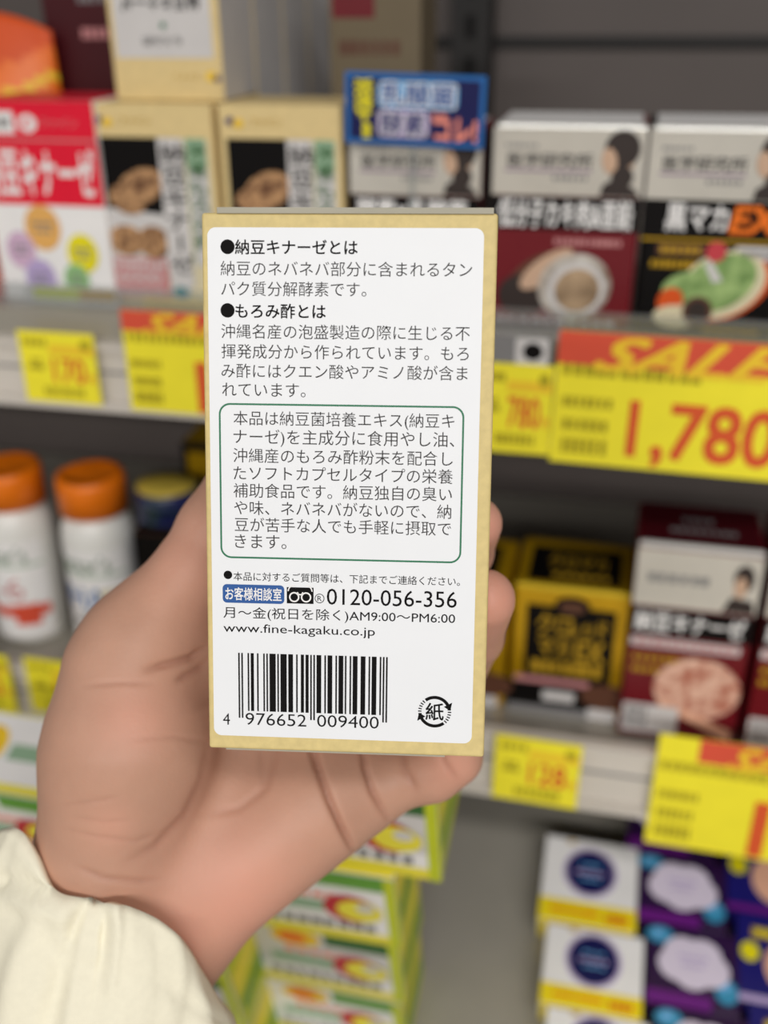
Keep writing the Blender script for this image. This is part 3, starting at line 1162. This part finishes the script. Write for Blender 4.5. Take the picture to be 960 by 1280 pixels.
def uv(px, py):
    """where a line of sight meets the box's front, in parts of its width and height from the lower left"""
    r = ray(px, py)
    o0 = TL - BY * BH
    t = (o0 - EYE).dot(BN) / r.dot(BN)
    q = EYE + r * t - o0
    return q.dot(BX) / BW, q.dot(BY) / BH


p = Print((-BW / 2, 0, 0), (BW, 0, 0), (0, 0, BH), .00004)
q = [uv(260.3, 282.6), uv(607.6, 286.7), uv(587.3, 929.7), uv(266.4, 918.3)]
u0, u1 = (q[0][0] + q[3][0]) / 2, (q[1][0] + q[2][0]) / 2
v1, v0 = (q[0][1] + q[1][1]) / 2, (q[2][1] + q[3][1]) / 2
p.rect(u0, v0, u1, v1, 'panel_white', 1, .0019)
p.build('label_panel', held)
p = Print((-BW / 2, 0, 0), (BW, 0, 0), (0, 0, BH), .00004)


def line(s, x0, x1, yc, m='ink', bold=0.0, hpx=None, stretch=1.0):
    a, b = uv(x0, yc), uv(x1, yc)
    vm = uv((x0 + x1) / 2, yc)[1]
    _, _, asp, wid, hei = text_outline(s, min(bold, 0))
    du = b[0] - a[0]
    hh = du * BW / asp / BH * stretch
    if hpx:
        hh = uv(x0, yc - hpx / 2)[1] - uv(x0, yc + hpx / 2)[1]
    p.text(s, a[0], vm - hh / 2, b[0], vm + hh / 2, m, 2, bold)


def bullet(x, y, r):
    c = uv(x, y)
    p.disc(c[0], c[1], r / 5.35e3 / BW, r / 5.35e3 / BH, 'ink', 2)


TH_B = -.003
HD = .016
bullet(284.5, 308.5, 8.6)
line('納豆キナーゼとは', 294, 447, 309, 'ink', HD)
line('納豆のネバネバ部分に含まれるタン', 275.8, 590.2, 336.3, 'grey_ink', TH_B)
line('パク質分解酵素です。', 276.6, 458, 361.3, 'grey_ink', TH_B)
bullet(284.5, 388, 8.6)
line('もろみ酢とは', 294.5, 407, 389, 'ink', HD)
line('沖縄名産の泡盛製造の際に生じる不', 276.6, 587.3, 415.4, 'grey_ink', TH_B)
line('揮発成分から作られています。もろ', 277, 586, 440.5, 'grey_ink', TH_B)
line('み酢にはクエン酸やアミノ酸が含ま', 277, 584.5, 464.9, 'grey_ink', TH_B)
line('れています。', 277.8, 382, 487.5, 'grey_ink', TH_B)
q = [uv(273.7, 503), uv(581.5, 508.5), uv(575.5, 704.5), uv(275.5, 697)]
p.frame((q[0][0] + q[3][0]) / 2, (q[2][1] + q[3][1]) / 2, (q[1][0] + q[2][0]) / 2, (q[0][1] + q[1][1]) / 2, .0026, .00042, 'label_green', 2)
for s, x0, x1, y in (('本品は納豆菌培養エキス（納豆キ', 292, 568, 525.8), ('ナーゼ）を主成分に食用やし油、', 292, 568, 549),
                     ('沖縄産のもろみ酢粉末を配合し', 291.6, 566, 571.3), ('たソフトカプセルタイプの栄養', 292, 566, 593.4),
                     ('補助食品です。納豆独自の臭い', 292, 565, 615.3), ('や味、ネバネバがないので、納', 292.8, 564, 637),
                     ('豆が苦手な人でも手軽に摂取で', 293.6, 563.8, 658.2), ('きます。', 293.6, 358, 677)):
    line(s.replace('（', '(').replace('）', ')'), x0, x1, y, 'grey_ink', TH_B)
bullet(285, 718.5, 5.4)
line('本品に対するご質問等は、下記までご連絡ください。', 292, 575, 723.5, 'ink', 0)
a, b = uv(278.6, 753), uv(355.4, 731.8)
p.rect(a[0], a[1], b[0], b[1], 'badge_blue', 2, .0010)
a, b = uv(282, 749.5), uv(352, 735.5)
p.text('お客様相談室', a[0], a[1], b[0], b[1], 'white', 3, .018)
a, b = uv(358.6, 754), uv(392, 734.6)
p.rect(a[0], a[1], b[0], b[1], 'ink', 2)
mu, mv = (a[0] + b[0]) / 2, (a[1] + b[1]) / 2
for s in (-1, 1):
    p.ring(mu + s * .0014 / BW, mv - .0004 / BH, .00105, .00034, 'white', 3)
    p.ring(mu + s * .0014 / BW, mv + .0010 / BH, .0014, .0003, 'white', 3, 90 if s < 0 else 0, 180 if s < 0 else 90, 12)
p.ring(mu, mv + .0008 / BH, .0006, .0003, 'white', 3, 180, 360, 16)
c = uv(399.5, 748)
p.ring(c[0], c[1], .00105, .00016, 'ink', 2)
p.text('R', c[0] - .0005 / BW, c[1] - .0006 / BH, c[0] + .0005 / BW, c[1] + .0006 / BH, 'ink', 2)
line('0120-056-356', 408.6, 571, 747.7, 'ink', 0, 20)
line('月〜金(祝日を除く)AM9:00〜PM6:00', 279.4, 569, 770, 'ink', 0, 16.5)
line('www.fine-kagaku.co.jp', 279.4, 468.7, 788.5, 'ink', 0, 14)

# EAN-13 bars
LC = '0001101 0011001 0010011 0111101 0100011 0110001 0101111 0111011 0110111 0001011'.split()
code = '4976652009400'
par = {'4': 'LGLLGG'}[code[0]]
bits = '101'
for ch, k in zip(code[1:7], par):
    c = LC[int(ch)]
    bits += c if k == 'L' else ''.join('1' if x == '0' else '0' for x in c)[::-1]
bits += '01010'
for ch in code[7:]:
    bits += ''.join('1' if x == '0' else '0' for x in LC[int(ch)])
bits += '101'
bx0, bx1 = uv(298.2, 860), uv(484.2, 865)
btop, bbot, bguard = uv(390, 818.5)[1], uv(390, 891)[1], uv(390, 900)[1]
un = (bx1[0] - bx0[0]) / len(bits)
i = 0
while i < len(bits):
    if bits[i] == '1':
        j = i
        while j < len(bits) and bits[j] == '1':
            j += 1
        g = i < 3 or 45 <= i < 50 or i >= 92
        p.rect(bx0[0] + i * un, bguard if g else bbot, bx0[0] + j * un, btop, 'ink', 2)
        i = j
    else:
        i += 1
line('4', 278.8, 287.5, 898.5, 'ink', -.004, 14)
line('976652', 307, 383, 899.5, 'ink', -.004, 15)
line('009400', 396.5, 473.5, 902, 'ink', -.004, 15)

# paper recycling mark
c = uv(543.3, 889.5)
rr = .0035
p.text('紙', c[0] - .0021 / BW, c[1] - .0021 / BH, c[0] + .0021 / BW, c[1] + .0021 / BH, 'ink', 2, .015)
p.ring(c[0], c[1], rr, .00075, 'ink', 2, 30, 128)
p.ring(c[0], c[1], rr, .00075, 'ink', 2, 210, 308)
for k in range(6):
    for base in (135, 315):
        p.ring(c[0], c[1], rr, .0008, 'ink', 2, base + k * 10.5, base + k * 10.5 + 4.5, 3)
for ang in (22, 202):
    t = math.radians(ang)
    pts = []
    for dr, da in ((-.0010, 8), (.0012, 8), (.0002, -17)):
        q_ = t + math.radians(da)
        pts.append((c[0] + (rr + dr) * math.cos(q_) / BW, c[1] + (rr + dr) * math.sin(q_) / BH))
    p.poly(pts, 'ink', 2)
p.build('label_lettering', held)

# end flaps: a sheet of board tucked over each end
m = Mesh()
m.box((-BW * .445, -.0004, BH - .0002), (BW * .485, BD * .98, BH + .0011), 'flap')
m.build('top_flap', held)
m = Mesh()
m.box((-BW * .44, .0010, -.00055), (BW * .36, BD * .98, .0002), 'flap')
m.build('bottom_flap', held)

# ------------------------------------------------------------------ the hand: one continuous surface
# joints are (column, row, depth in metres, radius in metres) seen from the photographer's eye


def J(px, py, d, r):
    return np.array([(px - 480) / F_PX * d, -(py - 640) / F_PX * d, -d, r], dtype=np.float32)


def seg(P, a, b):
    pa = P - a[:3]
    ba = b[:3] - a[:3]
    t = np.clip((pa @ ba) / (ba @ ba), 0, 1)
    return np.linalg.norm(pa - t[..., None] * ba, axis=-1) - (a[3] + (b[3] - a[3]) * t)


def smin(a, b, k):
    h = np.maximum(k - np.abs(a - b), 0) / k
    return np.minimum(a, b) - h * h * k * .25


MM = .001
palm = [
    (J(186, 1160, .301, .0172), J(392, 1008, .306, .0150)),      # outer edge of the palm
    (J(140, 1052, .296, .0215), J(162, 925, .291, .0205)),       # ball of the thumb
    (J(162, 925, .291, .0205), J(158, 832, .291, .0140)),
    (J(185, 1100, .312, .0170), J(330, 850, .322, .0120)),       # the palm's four bones
    (J(195, 1110, .312, .0165), J(385, 880, .322, .0120)),
    (J(200, 1120, .312, .0165), J(415, 930, .319, .0125)),
    (J(200, 1130, .310, .0165), J(428, 985, .312, .0125)),
    (J(178, 822, .298, .0120), J(250, 850, .314, .0120)),        # web between thumb and index
    (J(250, 850, .314, .0120), J(330, 850, .322, .0120)),
    (J(208, 775, .298, .0105), J(300, 805, .318, .0120)),
    (J(105, 1130, .309, .0180), J(20, 1400, .345, .0200)),       # wrist and forearm
    (J(205, 1172, .307, .0150), J(140, 1420, .345, .0200)),
]
fingers = [
    [J(158, 832, .291, .0135), J(170, 800, .291, .0118), J(238, 716, .296, .0108), J(268, 660, .299, .0103), J(288, 614, .301, .0084)],            # thumb
    [J(330, 850, .322, .0110), J(420, 690, .333, .0095), J(455, 590, .328, .0086), J(470, 530, .315, .0076)],                                    # index
    [J(385, 880, .322, .0110), J(540, 742, .328, .0092), J(580, 690, .303, .0082), J(595, 654, .2845, .0073)],                                   # middle
    [J(415, 930, .319, .0110), J(566, 850, .321, .0090), J(592, 795, .296, .0082), J(606, 749, .2765, .0082)],                                     # ring
    [J(428, 985, .312, .0112), J(470, 980, .309, .0098), J(540, 962, .304, .0090), J(566, 945, .301, .0082), J(570, 890, .293, .0072), J(560, 852, .289, .0066)],  # little
]
VX = .0008
lo = np.array([-.135, -.215, -.360], dtype=np.float32)
hi = np.array([.052, .030, -.258], dtype=np.float32)
n = np.ceil((hi - lo) / VX).astype(int)
gx, gy, gz = [lo[k] + VX * np.arange(n[k], dtype=np.float32) for k in range(3)]
F = np.empty(tuple(n), dtype=np.float32)
nc_ = exc.cross(eyc)
BC = np.array(Vector((-0.040785, 0.066845, -0.231147)) + exc * (BW / 2) - eyc * (BH / 2) - nc_ * (BD / 2), np.float32)
AX_ = [np.array(a_, np.float32) for a_ in (exc, eyc, nc_)]
for i0 in range(0, n[0], 24):
    G = np.stack(np.meshgrid(gx[i0:i0 + 24], gy, gz, indexing='ij'), -1)
    f = None
    for a, b in palm:
        d_ = seg(G, a, b)
        f = d_ if f is None else smin(f, d_, .016)
    allf = None
    for ch in fingers:
        g = None
        for a, b in zip(ch[:-1], ch[1:]):
            d_ = seg(G, a, b)
            g = d_ if g is None else smin(g, d_, .003)
        allf = g if allf is None else smin(allf, g, .0022)
    f = smin(f, allf, .009)
    # flesh flattens against the box it holds
    q_ = G - BC
    bx_ = np.abs(np.stack([q_ @ AX_[0], q_ @ AX_[1], q_ @ AX_[2]], -1)) - np.array([BW / 2, BH / 2, BD / 2], np.float32)
    bs = np.linalg.norm(np.maximum(bx_, 0), axis=-1) + np.minimum(bx_.max(-1), 0) - .0003
    F[i0:i0 + 24] = np.maximum(f, -bs)


def surface_nets(F, lo, h):
    nx, ny, nz = F.shape
    s = F < 0
    cnt = np.zeros((nx - 1, ny - 1, nz - 1), np.float32)
    pos = np.zeros((nx - 1, ny - 1, nz - 1, 3), np.float32)

    def cut(o, e):
        return tuple(slice(o[k], (F.shape[k] - 1) + o[k]) for k in range(3))
    for ax in range(3):
        for u in (0, 1):
            for v in (0, 1):
                o = [0, 0, 0]
                others = [k for k in range(3) if k != ax]
                o[others[0]], o[others[1]] = u, v
                e = list(o)
                e[ax] = 1
                A, B = F[cut(o, 0)], F[cut(e, 0)]
                mk = (A < 0) != (B < 0)
                t = np.where(mk, A / np.where(mk, A - B, 1), 0)
                cnt += mk
                for k in range(3):
                    pos[..., k] += np.where(mk, o[k] + (t if k == ax else 0), 0)
    act = cnt > 0
    idx = -np.ones(act.shape, np.int64)
    idx[act] = np.arange(act.sum())
    ii = np.argwhere(act)
    V = (pos[act] / cnt[act][:, None] + ii) * h + lo
    Q = []
    for ax in range(3):
        a1, a2 = [k for k in range(3) if k != ax]
        sl0 = [slice(1, F.shape[k] - 1) for k in range(3)]
        sl0[ax] = slice(0, F.shape[ax] - 1)
        sl1 = list(sl0)
        sl1[ax] = slice(1, F.shape[ax])
        A, B = s[tuple(sl0)], s[tuple(sl1)]
        w = np.argwhere(A != B)
        fl = A[tuple(w.T)]
        c = w.copy()
        c[:, a1] += 1
        c[:, a2] += 1

        def cell(d1, d2):
            q = c.copy()
            q[:, a1] += d1
            q[:, a2] += d2
            return idx[tuple(q.T)]
        q = np.stack([cell(-1, -1), cell(0, -1), cell(0, 0), cell(-1, 0)], 1)
        if ax == 1:
            fl = ~fl
        q[~fl] = q[~fl][:, ::-1]
        Q.append(q)
    return V, np.concatenate(Q)


V, Q = surface_nets(F, lo, VX)
# keep the one connected body
lab_ = np.arange(len(V))
while True:
    mn = lab_[Q].min(1)
    new = lab_.copy()
    for k in range(4):
        np.minimum.at(new, Q[:, k], mn)
    new = new[new]
    if (new == lab_).all():
        break
    lab_ = new
main_ = np.bincount(lab_).argmax()
keep = lab_ == main_
remap = np.cumsum(keep) - 1
Q = remap[Q[keep[Q[:, 0]]]]
V = V[keep]
# light smoothing of the lattice steps
for _ in range(6):
    acc = np.zeros_like(V)
    c_ = np.zeros(len(V), np.float32)
    for k in range(4):
        a_, b_ = Q[:, k], Q[:, (k + 1) % 4]
        np.add.at(acc, a_, V[b_])
        np.add.at(acc, b_, V[a_])
        np.add.at(c_, a_, 1)
        np.add.at(c_, b_, 1)
    V = V * .5 + acc / np.maximum(c_, 1)[:, None] * .5


def vnormals(V, Q):
    nf = np.cross(V[Q[:, 2]] - V[Q[:, 0]], V[Q[:, 3]] - V[Q[:, 1]])
    N = np.zeros_like(V)
    for k in range(4):
        np.add.at(N, Q[:, k], nf)
    return N / np.maximum(np.linalg.norm(N, axis=1, keepdims=True), 1e-9)


N = vnormals(V, Q)
# skin folds: real grooves pressed into the palm side
px_ = 480 + F_PX * V[:, 0] / -V[:, 2]
py_ = 640 - F_PX * V[:, 1] / -V[:, 2]
PP = np.stack([px_, py_], 1)
facing = np.clip((N * (-V / np.linalg.norm(V, axis=1, keepdims=True))).sum(1) * 2, 0, 1)
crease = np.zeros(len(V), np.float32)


def fold(pts, depth, sig):
    d = np.full(len(V), 1e9)
    sp = np.zeros(len(V))
    lens = [math.dist(a, b) for a, b in zip(pts[:-1], pts[1:])]
    tot, run = sum(lens), 0.0
    for a, b, l in zip(pts[:-1], pts[1:], lens):
        a, b = np.array(a, float), np.array(b, float)
        t = np.clip(((PP - a) @ (b - a)) / ((b - a) @ (b - a)), 0, 1)
        dd = np.linalg.norm(PP - a - t[:, None] * (b - a), axis=1)
        sp = np.where(dd < d, (run + t * l) / tot, sp)
        d = np.minimum(d, dd)
        run += l
    ends = np.clip(np.minimum(sp, 1 - sp) * 3.5 + .12, 0, 1)
    g = np.exp(-(d / sig) ** 2) * facing * ends
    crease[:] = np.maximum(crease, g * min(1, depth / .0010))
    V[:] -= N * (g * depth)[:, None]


fold([(380, 900), (394, 950), (412, 1000), (428, 1035), (452, 1082)], .0024, 4.2)
fold([(452, 915), (456, 958), (466, 990), (490, 1032)], .0016, 3.8)
fold([(500, 930), (505, 960), (522, 992)], .0007, 4.5)
fold([(545, 930), (556, 955), (576, 980)], .0006, 4.5)
fold([(262, 808), (240, 822), (215, 829), (180, 838)], .0017, 4.2)
fold([(262, 828), (235, 843), (218, 852)], .0009, 4)
fold([(100, 857), (150, 853), (195, 854)], .0004, 3.2)
fold([(160, 925), (215, 921), (266, 928)], .0003, 3)
fold([(72, 1007), (110, 1003), (150, 996)], .0003, 3)
fold([(74, 1034), (120, 1046), (170, 1052), (215, 1036)], .0003, 3.2)
fold([(85, 1020), (130, 1028), (170, 1024)], .0002, 3)
fold([(90, 1080), (130, 1098), (175, 1102), (210, 1098)], .0006, 4)
fold([(264, 915), (254, 975), (232, 1020), (195, 1058), (155, 1080)], .0007, 6)
fold([(350, 920), (332, 985), (300, 1010), (245, 1022)], .0004, 5)
fold([(325, 925), (328, 975), (322, 1000)], .0003, 4)

me = bpy.data.meshes.new('person')
Rm = np.array(RM)
wrist = at(150, 1130, .308)
VW = V @ Rm.T + np.array(EYE) - np.array(wrist)
me.from_pydata(VW.tolist(), [], Q.tolist())
me.polygons.foreach_set('use_smooth', [True] * len(me.polygons))
blush_and_light = np.zeros(len(V), np.float32)
for (x, y, r, k) in ((300, 1130, 95, .8), (620, 750, 60, 1.0), (612, 660, 40, 1.0), (570, 960, 40, .6), (165, 900, 45, .5), (230, 690, 60, .4), (140, 1035, 30, .35), (235, 1165, 60, .7)):
    blush_and_light = np.maximum(blush_and_light, k * np.exp(-(((px_ - x) ** 2 + (py_ - y) ** 2) / r ** 2)))
at_ = me.attributes.new('blush_and_light', 'FLOAT', 'POINT')
at_.data.foreach_set('value', blush_and_light.astype(np.float32))
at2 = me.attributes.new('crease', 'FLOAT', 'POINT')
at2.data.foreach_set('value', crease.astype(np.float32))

sk = mat('skin', (199, 152, 128), .5, var=.05, scale=70, sss=.12, spec=.35)
nt = sk.node_tree
b = nt.nodes['Principled BSDF']
src = b.inputs['Base Color'].links[0].from_socket
for nm, colr, amt in (('blush_and_light', (232, 164, 142), .8), ('crease', (140, 80, 64), .35)):  # natural pink, lightened so the lit heel of the palm is painted in
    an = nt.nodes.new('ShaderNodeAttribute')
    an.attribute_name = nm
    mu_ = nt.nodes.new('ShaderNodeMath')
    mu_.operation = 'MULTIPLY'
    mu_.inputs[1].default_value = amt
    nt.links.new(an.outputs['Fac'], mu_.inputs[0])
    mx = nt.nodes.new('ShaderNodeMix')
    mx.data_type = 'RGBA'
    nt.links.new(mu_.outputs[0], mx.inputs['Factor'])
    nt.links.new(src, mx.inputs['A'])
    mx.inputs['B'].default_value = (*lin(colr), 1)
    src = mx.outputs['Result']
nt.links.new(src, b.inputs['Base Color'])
nz1 = nt.nodes.new('ShaderNodeTexNoise')
nz1.inputs['Scale'].default_value = 900
tc = nt.nodes.new('ShaderNodeTexCoord')
nt.links.new(tc.outputs['Object'], nz1.inputs['Vector'])
bp = nt.nodes.new('ShaderNodeBump')
bp.inputs['Strength'].default_value = .12
bp.inputs['Distance'].default_value = .0006
nt.links.new(nz1.outputs['Fac'], bp.inputs['Height'])
nt.links.new(bp.outputs[0], b.inputs['Normal'])
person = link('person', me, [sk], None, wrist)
tag(person, 'person\u2019s left hand in a cream jacket sleeve, holding up the beige box', 'person')

# ------------------------------------------------------------------ the jacket sleeve
cuff = [(-46, 1090, .318), (-20, 1052, .300), (10, 1036, .288), (26, 1038, .283), (44, 1066, .279), (66, 1110, .275), (100, 1122, .2735), (122, 1130, .273), (143, 1127, .272),
        (172, 1137, .273), (204, 1153, .275), (232, 1180, .278), (252, 1210, .284), (262, 1232, .295), (255, 1240, .312), (215, 1215, .330), (150, 1180, .338), (70, 1145, .338), (0, 1115, .332)]
ctrl = [Vector(((x - 480) / F_PX * d, -(y - 640) / F_PX * d, -d)) for x, y, d in cuff]
NR = 190
ring0 = []
nC = len(ctrl)
for i in range(NR):
    t = i / NR * nC
    k = int(t)
    f_ = t - k
    P0_, P1_, P2_, P3_ = ctrl[(k - 1) % nC], ctrl[k % nC], ctrl[(k + 1) % nC], ctrl[(k + 2) % nC]
    ring0.append(.5 * ((2 * P1_) + (P2_ - P0_) * f_ + (2 * P0_ - 5 * P1_ + 4 * P2_ - P3_) * f_ ** 2 + (3 * P1_ - P0_ - 3 * P2_ + P3_) * f_ ** 3))
cen = sum(ring0, Vector()) / NR
axis = Vector((-.22, -.96, -.22)).normalized()
NS = 90
vs, fs = [], []
SLEN = .16
for j in range(NS + 1):
    s = j / NS
    L = s * SLEN
    g = 1 + .70 * (1 - math.exp(-L / .028))
    for i in range(NR):
        rad = ring0[i] - cen
        al = rad.dot(axis)
        flat = rad - axis * al
        q = cen + axis * (L + al * (1 - .5 * min(1, L / .05))) + flat * g
        # puffs and folds of the quilted cloth
        nrm = flat.normalized()
        a_ = i / NR * 2 * math.pi
        w_ = noise.noise(Vector((math.cos(a_) * 2.2, math.sin(a_) * 2.2, L * 38))) * .0032 * min(1, L / .006)
        w_ += noise.noise(Vector((math.cos(a_) * 5, math.sin(a_) * 5, L * 24 + 7))) * .0013 * min(1, .25 + L / .02)
        w_ -= .0016 * math.exp(-((L - .0135 - .004 * noise.noise(Vector((a_, 3, 1)))) / .0022) ** 2) * (0.6 + .6 * noise.noise(Vector((a_ * 1.5, 0, 9))))
        q += nrm * w_
        vs.append(q)
SPX = np.array([[480 + F_PX * q.x / -q.z, 640 - F_PX * q.y / -q.z] for q in vs])
near_ = np.array([-q.z for q in vs]) < .300
for pts, dep, sg in (([(-20, 1092), (20, 1104), (58, 1114)], .0020, 8), ([(-20, 1120), (30, 1126), (80, 1142)], -.0022, 14),
                     ([(143, 1120), (146, 1160), (138, 1230)], -.0020, 9), ([(112, 1126), (96, 1150), (88, 1172)], .0016, 7),
                     ([(120, 1128), (132, 1150), (128, 1180)], .0014, 7), ([(215, 1165), (222, 1215), (212, 1280)], -.0018, 14),
                     ([(10, 1040), (28, 1062), (60, 1100)], -.0012, 10), ([(60, 1180), (75, 1230), (60, 1290)], .0012, 16)):
    dd = np.full(len(vs), 1e9)
    for a, b in zip(pts[:-1], pts[1:]):
        a, b = np.array(a, float), np.array(b, float)
        t = np.clip(((SPX - a) @ (b - a)) / ((b - a) @ (b - a)), 0, 1)
        dd = np.minimum(dd, np.linalg.norm(SPX - a - t[:, None] * (b - a), axis=1))
    gg = np.exp(-(dd / sg) ** 2) * near_ * dep
    for i in np.nonzero(np.abs(gg) > 1e-5)[0]:
        fl_ = (vs[i] - cen) - axis * (vs[i] - cen).dot(axis)
        vs[i] = vs[i] - fl_.normalized() * float(gg[i])
for j in range(NS):
    for i in range(NR):
        k = (i + 1) % NR
        fs.append((j * NR + i, (j + 1) * NR + i, (j + 1) * NR + k, j * NR + k))
# hem turned inwards
for t_ in (1, 2, 3):
    for i in range(NR):
        rad = ring0[i] - cen
        flat = rad - axis * rad.dot(axis)
        vs.append(ring0[i] - flat.normalized() * (.0012 * t_) + axis * (.0006 * t_ * t_ * 1.5))
b0 = (NS + 1) * NR
for i in range(NR):
    k = (i + 1) % NR
    fs.append((i, k, b0 + k, b0 + i))
    fs.append((b0 + i, b0 + k, b0 + NR + k, b0 + NR + i))
    fs.append((b0 + NR + i, b0 + NR + k, b0 + 2 * NR + k, b0 + 2 * NR + i))
me = bpy.data.meshes.new('sleeve')
me.from_pydata([tuple(RM @ q + EYE - wrist) for q in vs], [], fs)
me.polygons.foreach_set('use_smooth', [True] * len(me.polygons))
cloth = mat('jacket_cloth', (243, 236, 212), .7, var=.02, scale=500, bump=.08, spec=.25)
sl = link('sleeve', me, [cloth], person)
sl['label'] = 'puffy cream jacket sleeve'
print('verts', len(V))
